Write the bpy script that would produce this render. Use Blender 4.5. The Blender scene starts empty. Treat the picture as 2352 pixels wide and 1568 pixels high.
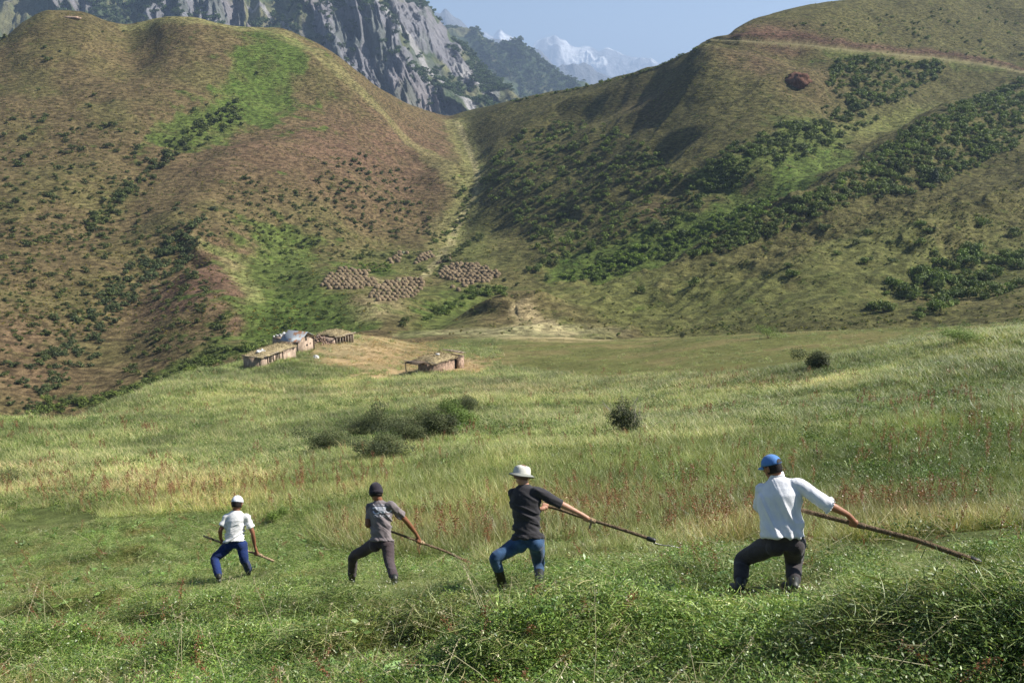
import bpy, math, random
import numpy as np
from mathutils import Vector, Matrix, Euler
PI = math.pi
scene = bpy.context.scene
# ------------------------------------------------------------------ camera
PITCH = math.radians(12.4); FPX = 2285.0; CX, CY = 1176.0, 784.0      # layout unit: photo at 2352 x 1568
cam_d = bpy.data.cameras.new('camera'); cam = bpy.data.objects.new('camera', cam_d)
scene.collection.objects.link(cam); scene.camera = cam
cam_d.sensor_width = 36.0; cam_d.lens = 36.0 * FPX / 2352.0
cam_d.clip_start = 0.1; cam_d.clip_end = 60000
cam.location = (0, 0, 0); cam.rotation_euler = (math.radians(90) - PITCH, 0, 0)
# ------------------------------------------------------------------ light
SUN_EL = math.radians(43); SUN_AZ = math.radians(5)                     # from the right, a little ahead
sdir = Vector((math.cos(SUN_EL) * math.cos(SUN_AZ), math.cos(SUN_EL) * math.sin(SUN_AZ), math.sin(SUN_EL)))
sl = bpy.data.lights.new('sun', 'SUN'); so = bpy.data.objects.new('sun', sl); scene.collection.objects.link(so)
sl.energy = 5.0; sl.angle = math.radians(0.5); sl.color = (1.0, 0.95, 0.87)
so.rotation_euler = (-sdir).to_track_quat('-Z', 'Y').to_euler(); so.location = (60, 20, 60)
world = bpy.data.worlds.new('World'); scene.world = world; world.use_nodes = True
nt = world.node_tree; nt.nodes.clear()
sky = nt.nodes.new('ShaderNodeTexSky'); sky.sky_type = 'NISHITA'; sky.sun_disc = False
sky.sun_elevation = SUN_EL; sky.sun_rotation = math.radians(90) - SUN_AZ
sky.altitude = 2500; sky.air_density = 1.0; sky.dust_density = 1.6; sky.ozone_density = 1.0
bg = nt.nodes.new('ShaderNodeBackground'); bg.inputs[1].default_value = 0.056
wo = nt.nodes.new('ShaderNodeOutputWorld')
nt.links.new(sky.outputs[0], bg.inputs[0]); nt.links.new(bg.outputs[0], wo.inputs[0])
scene.view_settings.view_transform = 'Standard'; scene.view_settings.look = 'None'
scene.view_settings.exposure = 1.06; scene.view_settings.gamma = 1.0
scene.cycles.max_bounces = 6; scene.cycles.diffuse_bounces = 3; scene.cycles.glossy_bounces = 2
scene.cycles.transmission_bounces = 3; scene.cycles.volume_bounces = 0; scene.cycles.transparent_max_bounces = 6
scene.cycles.use_adaptive_sampling = True
# ------------------------------------------------------------------ helpers
rng = np.random.default_rng(7); random.seed(7)
cp_, sp_ = math.cos(PITCH), math.sin(PITCH)
def raydir(px, py):
    u = (np.asarray(px, float) - CX) / FPX; v = (CY - np.asarray(py, float)) / FPX
    return np.stack([u, cp_ + v * sp_, -sp_ + v * cp_], -1)
def project(X, Y, Z):
    d = Y * cp_ - Z * sp_; v = (Y * sp_ + Z * cp_)
    return CX + FPX * X / d, CY - FPX * v / d
def _hash(ix, iy, iz, seed):
    h = (ix.astype(np.int64) * 374761393 + iy.astype(np.int64) * 668265263 + iz.astype(np.int64) * 1440662683 + seed * 974634777) & 0xffffffff
    h = ((h ^ (h >> 13)) * 1274126177) & 0xffffffff
    h = ((h ^ (h >> 16)) * 2246822519) & 0xffffffff
    return ((h ^ (h >> 15)) & 0xffffff) / float(0xffffff) * 2 - 1
def vnoise(x, y, z=None, seed=0):
    x = np.asarray(x, float); y = np.asarray(y, float)
    x0 = np.floor(x); y0 = np.floor(y); fx = x - x0; fy = y - y0
    fx = fx * fx * fx * (fx * (fx * 6 - 15) + 10); fy = fy * fy * fy * (fy * (fy * 6 - 15) + 10)
    if z is None:
        z0 = np.zeros_like(x0)
        a = _hash(x0, y0, z0, seed); b = _hash(x0 + 1, y0, z0, seed); c = _hash(x0, y0 + 1, z0, seed); d = _hash(x0 + 1, y0 + 1, z0, seed)
        return (a * (1 - fx) + b * fx) * (1 - fy) + (c * (1 - fx) + d * fx) * fy
    z = np.asarray(z, float); z0 = np.floor(z); fz = z - z0; fz = fz * fz * (3 - 2 * fz); r = 0
    for k in (0, 1):
        a = _hash(x0, y0, z0 + k, seed); b = _hash(x0 + 1, y0, z0 + k, seed); c = _hash(x0, y0 + 1, z0 + k, seed); d = _hash(x0 + 1, y0 + 1, z0 + k, seed)
        r = r + ((a * (1 - fx) + b * fx) * (1 - fy) + (c * (1 - fx) + d * fx) * fy) * (fz if k else 1 - fz)
    return r
def fbm(x, y, z=None, octv=4, seed=0, gain=0.5):
    r = 0; a = 1.0; f = 1.0; t = 0
    for o in range(octv):
        r = r + a * vnoise(x * f + 17.3 * o, y * f - 9.1 * o, None if z is None else z * f, seed + o); t += a; a *= gain; f *= 2.03
    return r / t
def ridged(x, y, octv=5, seed=0, gain=0.5):
    r = 0; a = 1.0; f = 1.0; t = 0
    for o in range(octv):
        n = 1 - np.abs(vnoise(x * f + 31.7 * o, y * f + 5.3 * o, None, seed + o)) * 2
        r = r + a * n; t += a; a *= gain; f *= 2.1
    return r / t
def pchip(xk, yk, x):
    xk = np.asarray(xk, float); yk = np.asarray(yk, float)
    h = np.diff(xk); dl = np.diff(yk) / h; m = np.zeros_like(yk)
    for i in range(1, len(xk) - 1):
        if dl[i - 1] * dl[i] > 0:
            w1 = 2 * h[i] + h[i - 1]; w2 = h[i] + 2 * h[i - 1]; m[i] = (w1 + w2) / (w1 / dl[i - 1] + w2 / dl[i])
    m[0] = dl[0] * 0.5; m[-1] = dl[-1] * 0.5
    x = np.clip(x, xk[0], xk[-1]); i = np.clip(np.searchsorted(xk, x) - 1, 0, len(h) - 1)
    t = (x - xk[i]) / h[i]
    return (2*t**3 - 3*t**2 + 1) * yk[i] + (t**3 - 2*t**2 + t) * h[i] * m[i] + (-2*t**3 + 3*t**2) * yk[i+1] + (t**3 - t**2) * h[i] * m[i+1]
def sstep(a, b, x):
    t = np.clip((x - a) / (b - a), 0, 1); return t * t * (3 - 2 * t)
def tag(o, label=None, cat=None, group=None, kind=None):
    if label: o['label'] = label
    if cat: o['category'] = cat
    if group: o['group'] = group
    if kind: o['kind'] = kind
    return o
def empty(name, loc=(0, 0, 0)):
    o = bpy.data.objects.new(name, None); scene.collection.objects.link(o); o.location = loc; o.empty_display_size = 0.2
    return o
def np_mesh(name, verts, quads=None, tris=None, col=None, colname='Col', smooth=True):
    verts = np.asarray(verts, np.float32); me = bpy.data.meshes.new(name)
    loops = []; starts = []; n = 0; nf = 0
    if quads is not None and len(quads): quads = np.asarray(quads, np.int32)
    else: quads = np.zeros((0, 4), np.int32)
    if tris is not None and len(tris): tris = np.asarray(tris, np.int32)
    else: tris = np.zeros((0, 3), np.int32)
    li = np.concatenate([quads.ravel(), tris.ravel()]).astype(np.int32)
    st = np.concatenate([np.arange(len(quads)) * 4, len(quads) * 4 + np.arange(len(tris)) * 3]).astype(np.int32)
    me.vertices.add(len(verts)); me.vertices.foreach_set('co', verts.ravel())
    me.loops.add(len(li)); me.loops.foreach_set('vertex_index', li)
    me.polygons.add(len(st)); me.polygons.foreach_set('loop_start', st)
    if smooth: me.polygons.foreach_set('use_smooth', np.ones(len(st), bool))
    me.update(calc_edges=True)
    if col is not None:
        at = me.attributes.new(colname, 'FLOAT_COLOR', 'POINT'); c = np.ones((len(verts), 4), np.float32); c[:, :3] = col
        at.data.foreach_set('color', c.ravel())
    return me
def link(name, me, mat=None, parent=None, loc=None):
    o = bpy.data.objects.new(name, me); scene.collection.objects.link(o)
    if mat is not None and len(me.materials) == 0: me.materials.append(mat)
    if parent is not None: o.parent = parent
    if loc is not None: o.location = loc
    return o
# ------------------------------------------------------------------ materials
class NB:
    def __init__(s, name):
        s.m = bpy.data.materials.new(name); s.m.use_nodes = True; s.t = s.m.node_tree; s.t.nodes.clear()
        s.out = s.n('ShaderNodeOutputMaterial')
    def n(s, typ, **kw):
        nd = s.t.nodes.new(typ)
        for k, v in kw.items(): setattr(nd, k, v)
        return nd
    def l(s, a, b): s.t.links.new(a, b)
    def noise(s, vec, scale, detail=4, rough=0.55):
        n = s.n('ShaderNodeTexNoise'); n.inputs['Scale'].default_value = scale; n.inputs['Detail'].default_value = detail
        n.inputs['Roughness'].default_value = rough
        if vec is not None: s.l(vec, n.inputs['Vector'])
        return n.outputs['Fac']
    def mapr(s, f, a, b, c, d):
        n = s.n('ShaderNodeMapRange'); s.l(f, n.inputs[0])
        for i, v in enumerate((a, b, c, d)): n.inputs[i + 1].default_value = v
        return n.outputs[0]
    def mix(s, f, a, b, mode='MIX'):
        n = s.n('ShaderNodeMix', data_type='RGBA', blend_type=mode)
        for sock, v in ((n.inputs[0], f), (n.inputs[6], a), (n.inputs[7], b)):
            if isinstance(v, (int, float)): sock.default_value = v
            elif isinstance(v, (tuple, list)): sock.default_value = (*v[:3], 1)
            else: s.l(v, sock)
        return n.outputs[2]
    def math(s, op, a, b=0.0):
        n = s.n('ShaderNodeMath', operation=op)
        for sock, v in ((n.inputs[0], a), (n.inputs[1], b)):
            if isinstance(v, (int, float)): sock.default_value = v
            else: s.l(v, sock)
        return n.outputs[0]
    def scalev(s, vec, sc):
        n = s.n('ShaderNodeMapping'); n.inputs['Scale'].default_value = sc; s.l(vec, n.inputs[0]); return n.outputs[0]
    def bump(s, h, dist, strength=1.0, nrm=None):
        n = s.n('ShaderNodeBump'); n.inputs['Distance'].default_value = dist; n.inputs['Strength'].default_value = strength
        s.l(h, n.inputs['Height'])
        if nrm is not None: s.l(nrm, n.inputs['Normal'])
        return n.outputs[0]
    def bsdf(s, col, rough=0.9, nrm=None, spec=0.2):
        b = s.n('ShaderNodeBsdfPrincipled'); b.inputs['Roughness'].default_value = rough; b.inputs['Specular IOR Level'].default_value = spec
        if isinstance(col, (tuple, list)): b.inputs['Base Color'].default_value = (*col[:3], 1)
        else: s.l(col, b.inputs['Base Color'])
        if nrm is not None: s.l(nrm, b.inputs['Normal'])
        s.l(b.outputs[0], s.out.inputs[0]); return b
    def pos(s): return s.n('ShaderNodeNewGeometry').outputs['Position']
    def attr(s, name, typ='GEOMETRY'): return s.n('ShaderNodeAttribute', attribute_name=name, attribute_type=typ).outputs['Color']
def plain(name, col, rough=0.8, var=0.25, scale=8.0, bump=0.004, bscale=60.0, spec=0.2, metal=0.0):
    b = NB(name); tc = b.n('ShaderNodeTexCoord').outputs['Object']
    f = b.mapr(b.noise(tc, scale, 5), 0.3, 0.7, 1 - var, 1 + var)
    c = b.mix(1.0, col, b.n_gray(f) if hasattr(b, 'n_gray') else _gray(b, f), 'MULTIPLY')
    n = b.bump(b.noise(tc, bscale, 3), bump)
    s = b.bsdf(c, rough, n, spec); s.inputs['Metallic'].default_value = metal
    return b.m
def _gray(b, f):
    n = b.n('ShaderNodeCombineColor'); b.l(f, n.inputs[0]); b.l(f, n.inputs[1]); b.l(f, n.inputs[2]); return n.outputs[0]
# ------------------------------------------------------------------ terrain sheet (polar height field: A = X/Y, Y)
GA, GB, GC = 0.117, 0.356, -1.60                       # the mown slope right in front of the camera
A_DENSE = np.linspace(-0.60, 0.60, 1150)
AG = np.concatenate([np.linspace(-1.25, -0.60, 60)[:-1], A_DENSE, np.linspace(0.60, 1.25, 60)[1:]])
def knots_line(kn):
    kn = sorted(kn); px = np.array([k[0] for k in kn], float); py = np.array([k[1] for k in kn], float); Y = np.array([k[2] for k in kn], float)
    d = raydir(px, py); A = d[:, 0] / d[:, 1]; r = d[:, 2] / d[:, 1]; o = np.argsort(A)
    A, r, Y = A[o], r[o], Y[o]
    YY = pchip(A, Y, AG); RR = pchip(A, r, AG); return YY, RR * YY
def plane_line(y):
    YY = np.full_like(AG, y); return YY, GC + GA * AG * y - GB * y
LN = [plane_line(y) for y in (0.3, 3.0, 7.0, 12.0, 17.0)]
SEG = [4, 20, 130, 130]
def addline(n, kn): SEG.append(n); LN.append(knots_line(kn))
addline(70, [(-400,1150,34),(0,1130,34),(500,1110,32),(900,1075,31),(1250,1050,31),(1700,1010,31),(2100,960,32),(2352,925,33),(2800,880,34)])
addline(70, [(-400,1010,50),(0,1030,48),(300,1000,55),(700,960,62),(1100,945,60),(1435,940,56),(1800,900,54),(2100,855,53),(2352,815,54),(2800,770,56)])
addline(60, [(-400,985,57),(0,985,57),(150,970,72),(300,925,85),(420,885,105),(560,868,120),(800,868,122),(1100,868,116),(1400,882,88),(1650,868,78),(1900,846,74),(2100,800,76),(2352,757,78),(2800,700,80)])
addline(70, [(-400,978,62),(0,972,66),(150,966,78),(210,955,86),(300,910,104),(420,862,128),(560,836,150),(640,776,172),(740,769,178),(830,771,181),(950,790,185),(1030,786,190),(1200,782,195),(1450,782,190),(1600,772,180),(1800,763,165),(2100,757,150),(2352,750,138),(2800,745,130)])
addline(30, [(-400,1100,100),(0,1100,108),(210,1050,120),(300,1000,135),(420,930,155),(560,880,172),(640,835,190),(740,795,196),(830,780,197),(950,783,200),(1200,773,215),(1450,776,205),(1600,779,195),(1800,773,180),(2100,768,165),(2352,764,152),(2800,760,145)])
addline(50, [(-400,985,160),(0,960,170),(210,945,178),(300,900,188),(420,855,203),(560,815,216),(640,790,222),(740,763,222),(830,765,218),(950,775,218),(1100,765,228),(1250,755,240),(1450,765,235),(1600,768,225),(1800,755,210),(2100,745,195),(2352,735,182),(2800,730,175)])
addline(80, [(-400,800,215),(0,800,220),(300,790,230),(560,730,255),(700,690,275),(830,672,298),(1000,652,322),(1150,650,312),(1300,665,290),(1500,650,280),(1800,620,265),(2100,600,260),(2352,590,250),(2800,570,240)])
addline(90, [(-400,600,290),(0,610,295),(300,600,302),(430,575,310),(560,605,325),(700,598,345),(830,597,370),(1000,570,398),(1100,535,415),(1250,560,372),(1500,540,340),(1800,470,335),(2100,430,340),(2352,410,330),(2800,400,320)])
addline(110, [(-400,380,380),(0,380,390),(300,380,400),(560,370,420),(800,390,450),(950,430,480),(1060,400,495),(1150,400,470),(1300,400,440),(1500,370,410),(1800,310,400),(2100,290,420),(2352,300,420),(2800,280,400)])
addline(90, [(-400,250,450),(0,220,460),(300,200,480),(560,190,500),(800,250,520),(950,330,545),(1050,310,590),(1150,300,548),(1300,290,505),(1500,250,472),(1640,190,455),(1800,170,460),(2100,180,500),(2352,190,520),(2800,170,500)])
CREST = [(-400,170,520),(-200,140,530),(0,93,545),(60,50,552),(115,27,560),(180,30,570),(250,52,590),(290,57,600),(330,50,590),(380,39,570),(440,40,560),(500,53,560),(560,62,565),(640,65,570),(700,88,572),(760,120,575),(820,165,580),(880,210,595),(950,245,620),(1030,266,680),(1060,258,680),(1150,236,640),(1250,216,610),(1340,198,580),(1420,178,555),(1500,155,530),(1560,125,515),(1620,95,500),(1645,86,500),(1672,82,503),(1690,68,508),(1740,42,522),(1800,25,540),(1900,8,570),(2000,-5,600),(2352,-40,700),(2800,-60,750)]
addline(80, CREST)
yk, zk = LN[-1]; SEG.append(20); LN.append((yk + 45, zk - 14)); SEG.append(10); LN.append((yk + 260, zk * 0.3 - 120)); SEG.append(6); LN.append((yk * 0 + 1700, zk * 0 - 300))
LY = np.array([l[0] for l in LN]); LZ = np.array([l[1] for l in LN])          # K x NA
for k in range(1, len(LY)): LY[k] = np.maximum(LY[k], LY[k - 1] + 1.0)
def profile(LY, LZ, SEG):
    K = len(LY); h = np.diff(LY, axis=0); dl = np.diff(LZ, axis=0) / h; m = np.zeros_like(LZ)
    w1 = 2 * h[1:] + h[:-1]; w2 = h[1:] + 2 * h[:-1]; same = dl[:-1] * dl[1:] > 0
    with np.errstate(divide='ignore', invalid='ignore'):
        hm = (w1 + w2) / (w1 / dl[:-1] + w2 / dl[1:])
    m[1:-1] = np.where(same, hm, 0); m[0] = dl[0]; m[-1] = dl[-1]
    Ys = []; Zs = []
    for k in range(K - 1):
        n = SEG[k]
        for i in range(n + (1 if k == K - 2 else 0)):
            t = i / n
            Ys.append(LY[k] + t * h[k])
            Zs.append((2*t**3-3*t**2+1)*LZ[k] + (t**3-2*t**2+t)*h[k]*m[k] + (-2*t**3+3*t**2)*LZ[k+1] + (t**3-t**2)*h[k]*m[k+1])
    return np.array(Ys), np.array(Zs)
YG, ZG = profile(LY, LZ, SEG)
XG = YG * AG[None, :]
ROW0 = np.concatenate([[0], np.cumsum(SEG)])
def height(X, Y, Z=None):
    Zt = ZG if Z is None else Z
    X = np.asarray(X, float); Y = np.maximum(np.asarray(Y, float), 0.31); A = X / Y
    ia = np.clip(np.searchsorted(AG, A) - 1, 0, len(AG) - 2); fa = np.clip((A - AG[ia]) / (AG[ia + 1] - AG[ia]), 0, 1)
    ly = LY[:, ia] * (1 - fa) + LY[:, ia + 1] * fa
    k = np.clip((ly <= Y[None]).sum(0) - 1, 0, len(SEG) - 1); j = np.arange(len(k))
    t = np.clip((Y - ly[k, j]) / (ly[k + 1, j] - ly[k, j]), 0, 1)
    r = ROW0[k] + t * np.array(SEG)[k]; i0 = np.clip(np.floor(r).astype(int), 0, len(YG) - 2); fr = r - i0
    return (Zt[i0, ia]*(1-fa) + Zt[i0, ia+1]*fa)*(1-fr) + (Zt[i0+1, ia]*(1-fa) + Zt[i0+1, ia+1]*fa)*fr
STEPS = np.concatenate([np.geomspace(3, 60, 500), np.geomspace(60, 900, 1500)[1:]])
def hit(px, py, Z=None):
    """where the sight line through a photo position meets the ground"""
    px = np.atleast_1d(np.asarray(px, float)); py = np.atleast_1d(np.asarray(py, float)); d = raydir(px, py)
    A = d[:, 0] / d[:, 1]; S = d[:, 2] / d[:, 1]; out = np.zeros((len(px), 3)); out[:] = np.nan
    for a in range(0, len(px), 500):
        b = slice(a, a + 500); Y = np.broadcast_to(STEPS[None, :], (len(A[b]), len(STEPS)))
        g = height((Y * A[b][:, None]).ravel(), Y.ravel(), Z).reshape(Y.shape); diff = Y * S[b][:, None] - g
        neg = diff < 0; i = neg.argmax(1); ok = neg.any(1) & (i > 0); i = np.maximum(i, 1); r = np.arange(len(i))
        d0 = diff[r, i - 1]; d1 = diff[r, i]; t = d0 / (d0 - d1 + 1e-9); yy = STEPS[i - 1] * (1 - t) + STEPS[i] * t
        o = np.stack([yy * A[b], yy, yy * S[b]], -1); o[~ok] = np.nan; out[b] = o
    return out
def poly_world(pts):
    p = hit([q[0] for q in pts], [q[1] for q in pts]); return p[~np.isnan(p[:, 0])]
def dist_poly(P, X, Y):
    best = np.full(X.shape, 1e9); tt = np.zeros(X.shape); L = 0
    for i in range(len(P) - 1):
        ax, ay = P[i, 0], P[i, 1]; bx, by = P[i+1, 0] - ax, P[i+1, 1] - ay; l2 = bx*bx + by*by + 1e-9
        t = np.clip(((X - ax) * bx + (Y - ay) * by) / l2, 0, 1); d = np.hypot(X - ax - t*bx, Y - ay - t*by)
        m = d < best; best = np.where(m, d, best); tt = np.where(m, i + t, tt)
    return best, tt / (len(P) - 1)
# big sculpted forms: (polyline seen in photo, width m, height m)
FORMS = [
 ([(650,120),(610,200),(555,255),(450,305),(360,385),(280,450),(190,540)], 20, -7),
 ([(470,500),(400,580),(320,645),(250,705),(190,770),(120,860),(60,950)], 22, -8),
 ([(440,556),(520,585),(575,650),(598,750)], 26, 4),
 ([(720,540),(640,560),(625,640),(650,720),(760,765)], 14, -5),
 ([(700,100),(790,200),(880,300),(980,380),(1050,430)], 22, 5),
 ([(300,60),(290,110),(300,170)], 14, -4),
 ([(1630,98),(1560,175),(1450,255),(1340,320),(1240,410)], 26, 4),
 ([(1600,115),(1530,170),(1430,225),(1330,275),(1210,330)], 15, -5),
 ([(1500,175),(1400,215),(1280,260),(1150,330)], 10, 4),
 ([(1665,110),(1700,240),(1690,380),(1640,460)], 42, 8),
 ([(1330,470),(1250,520),(1180,560)], 10, -3),
 ([(1560,330),(1480,400),(1400,460),(1330,520)], 12, -7),
 ([(2340,160),(2200,190),(2060,250),(1960,330),(1860,400),(1790,440),(1700,490),(1560,550),(1420,600),(1310,640)], 16, -9),
 ([(2350,240),(2200,290),(2050,380),(1900,455),(1760,530)], 20, 9),
 ([(2350,350),(2200,400),(2050,450),(1900,520),(1790,585)], 11, -6),
 ([(2350,450),(2150,520),(1950,600),(1750,660)], 16, 4),
 ([(1115,733),(1170,716),(1250,733)], 9, 4),
 ([(955,765),(1010,725),(1080,685),(1150,655)], 6, -3),
 ([(1045,285),(1085,350),(1098,420),(1065,490),(1035,560)], 9, -3),
 ([(2000,700),(2150,640),(2352,560)], 12, -3.5),
]
dz = np.zeros_like(ZG)
far = (YG > 140) & (YG < 900)
Xf, Yf = XG[far], YG[far]
acc = np.zeros(Xf.shape)
for pts, w, h in FORMS:
    P = poly_world(pts)
    d, t = dist_poly(P, Xf, Yf); wob = 1 + 0.35 * fbm(Xf / 30, Yf / 30, octv=2, seed=len(pts))
    acc += h * np.exp(-(d * wob / w) ** 2) * sstep(0, 0.15, t) * (1 - 0.6 * sstep(0.9, 1, t))
dz[far] = acc
ZB = ZG.copy()
# natural roughness growing with distance
amp = sstep(120, 330, YG)
crestk = LY[-4][None, :]
fade = 1 - sstep(-60, 0, YG - crestk) * 0.75
dz += amp * fade * (4.0 * fbm(XG / 60, YG / 60, octv=4, seed=3) + 1.0 * fbm(XG / 11, YG / 11, octv=3, seed=9))
mid = sstep(18, 60, YG) * (1 - sstep(150, 260, YG))
dz += mid * (0.55 * fbm(XG / 14, YG / 14, octv=3, seed=21) + 0.9 * (1 - sstep(80, 125, YG)) * fbm(XG / 26 + 3, YG / 26, octv=2, seed=22))
rl = sstep(150, 260, YG) * fade
dz += rl * sstep(1080, 1250, project(XG, YG, ZG)[0]) * 2.6 * (ridged((XG * .7 - YG * .7 + 6 * fbm(XG / 30, YG / 30, octv=2, seed=24)) / 24, (XG * .7 + YG * .7) / 110, 3, 23) - .2)
nearm = (1 - sstep(30, 70, YG)) * sstep(1, 4, YG)
dz += nearm * (0.09 * fbm(XG / 1.3, YG / 1.3, octv=3, seed=5))
PX, PY = project(XG, YG, ZB)
def inpoly(x, y, poly):
    c = np.zeros(np.shape(x), bool); n = len(poly)
    for i in range(n):
        x1, y1 = poly[i]; x2, y2 = poly[(i + 1) % n]
        c ^= ((y1 > y) != (y2 > y)) & (x < (x2 - x1) * (y - y1) / (y2 - y1 + 1e-9) + x1)
    return c
def region(cx, cy, rx, ry, rot=0.0):
    c, s = math.cos(rot), math.sin(rot); dx, dy = PX - cx, PY - cy
    u = (dx * c + dy * s) / rx; v = (-dx * s + dy * c) / ry
    return np.exp(-(u * u + v * v) ** 1.5) * (YG > 1)
behind = (YG > LY[8][None, :] + 6)                        # beyond the meadow's rim
# slumped hummocks on the right slope
hum = behind * np.maximum(region(1750, 580, 420, 90, -0.35), region(2150, 520, 260, 110, -0.3))
rr = ridged((XG * 0.8 + YG * 0.6) / 14, (YG * 0.8 - XG * 0.6) / 6, 3, 44)
dz += hum * (2.6 * rr + 0.8 * fbm(XG / 4, YG / 4, octv=3, seed=45))
# swaths of cut hay in front: centre (px,py), size m, height m
SWATH = [(1290,1480,.7,.42,.27),(1290,1545,.8,.4,.34),(1010,1500,.9,.4,.28),(1640,1520,.8,.30,.26),(1800,1535,.7,.25,.2),(2400,1550,.6,.34,.30),(2130,1530,.9,.4,.30),
         (180,1420,1.5,.5,.22),(450,1450,1.2,.5,.2),(700,1440,1.0,.4,.22),(640,1400,.8,.3,.12),(1340,1490,.7,.35,.2),(850,1520,.9,.4,.22),(60,1530,1.1,.5,.2),(250,1290,1.5,.4,.14),
         (560,1530,1.0,.35,.14),(1500,1350,.8,.25,.08),(1480,1520,.8,.3,.16),(1760,1540,1.0,.25,.12)]
SWW = hit([s[0] for s in SWATH], [s[1] for s in SWATH])
nr = (YG > 3) & (YG < 30); Xn, Yn = XG[nr], YG[nr]; a2 = np.zeros(Xn.shape)
for (sx, sy, rx, ry, hh), c in zip(SWATH, SWW):
    ang = 0.25 * math.sin(sx); ca, sa = math.cos(ang), math.sin(ang); dx = Xn - c[0]; dy = Yn - c[1]
    u = (dx*ca + dy*sa) / rx; v = (-dx*sa + dy*ca) / ry
    a2 = np.maximum(a2, hh * 1.15 * np.exp(-(u*u + v*v) ** 2.4) * (1 + 0.35 * fbm(Xn * 3, Yn * 3, octv=2, seed=8)))
dz[nr] += a2
SWG = np.zeros_like(ZG); SWG[nr] = a2
# the road cut on the right hill
ROAD = [(1640,92),(1700,94),(1760,98),(1830,102),(1900,110),(1980,119),(2060,126),(2140,133),(2200,140),(2260,148),(2320,160),(2400,175),(2600,190)]
ZG = ZB + dz
ZNS = ZG - SWG
RW = hit([q[0] for q in ROAD], [q[1] for q in ROAD]); RW = RW[~np.isnan(RW[:, 0])]
rd, rt = dist_poly(RW, XG, YG); near_r = (rd < 26)
zr = np.interp(rt * (len(RW) - 1), np.arange(len(RW)), RW[:, 2])
up = (ZG > zr)
flat = 1 - sstep(2.2, 3.4, rd)
cut = (1 - sstep(4.0, 9.0, rd)) * up
ZG = np.where(near_r, ZG * (1 - flat) + zr * flat, ZG)
ZG = np.where(near_r & up & (rd > 2.5), np.maximum(ZG, zr) + 0.5 * (1 - sstep(3.4, 16, rd)), ZG)
ROADM = near_r * flat; CUTM = near_r * cut * (1 - flat)
print('terrain', ZG.shape)
# ------------------------------------------------------------------ ground cover colours (what grows or lies where)
C = lambda *v: np.array(v, float)
BROWN, OLIVE, GREEN, RED = C(.130,.098,.046), C(.095,.087,.032), C(.092,.128,.028), C(.140,.080,.055)
STRAW, SHORT, MEADOW, BARE = C(.38,.30,.16), C(.120,.125,.040), C(.09,.11,.035), C(.38,.27,.14)
NAr = ZG.shape
col = np.empty(NAr + (3,)); col[:] = MEADOW
def lay(mask, c, k=1.0):
    global col
    m = np.clip(mask * k, 0, 1)[..., None]; col = col * (1 - m) + c * m
n1 = fbm(XG / 25, YG / 25, octv=4, seed=61); n2 = fbm(XG / 6, YG / 6, octv=4, seed=62); n3 = fbm(XG / 80, YG / 80, octv=3, seed=63)
def lines_mask(pts, w, wob=0.5):
    P = poly_world(pts); d, t = dist_poly(P, XG[ROWF:], YG[ROWF:]); m = np.zeros(NAr)
    m[ROWF:] = 1 - sstep(w * 0.55, w * 1.2, d * (1 + wob * n2[ROWF:] + 0.4 * n1[ROWF:])); return m
ROWF = int(ROW0[4])
bf = behind.astype(float)
left = bf * (1 - sstep(1010, 1110, PX)); right = bf * sstep(1010, 1110, PX)
lay(left, BROWN); lay(right, OLIVE)
lay(left * sstep(-.1, .5, n1), OLIVE * 1.1, .7)
for cx, cy, rx, ry, k in ((560,340,160,70,.55),(800,330,150,90,.6),(900,400,190,90,.55),(470,640,90,100,.8),(560,700,50,80,.8),(60,760,120,80,.45),(640,560,120,50,.35),(420,650,120,60,.5),(1000,330,80,60,.4)):
    lay(left * region(cx, cy, rx, ry) * (0.7 + 0.6 * n2), RED, k)
lay(left * region(160, 60, 140, 50), OLIVE * .9, .5)
for cx, cy, rx, ry, k in ((1780,80,110,30,.8),(1720,160,90,50,.6),(1850,200,90,60,.4),(1520,520,60,40,.5),(1170,728,110,30,1.2),(1330,720,90,30,.6),(1480,250,60,60,.35)):
    lay(right * region(cx, cy, rx, ry) * (0.7 + 0.6 * n2), RED, k)
lay(right * lines_mask([(1680,478),(1700,465),(1740,430)], 4), RED * .9, .9)
lay(right * lines_mask([(1180,682),(1300,712),(1440,760),(1480,778)], 4, .3), RED, .7)
# short grazed valley floor
vf = bf * np.maximum.reduce([region(1000, 660, 250, 90, .1), region(1500, 700, 420, 80), region(2000, 650, 500, 90, -.1), region(900, 600, 130, 30), region(1080, 560, 60, 80)])
lay(vf, SHORT, 1.0); lay(vf * sstep(0, .5, n2 + .5 * n1), OLIVE * 1.15, .8); lay(bf * region(1900, 600, 600, 130, -.2) * sstep(-.2, .4, n3), SHORT * .9, .6)
lay(bf * region(2050, 255, 160, 25, -.25), SHORT * 1.15, .9)
lay(vf * sstep(.15, .5, n1), BROWN * 1.1, .5)
gfn = fbm(XG / 9, YG / 9, octv=5, seed=65, gain=.65)
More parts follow.
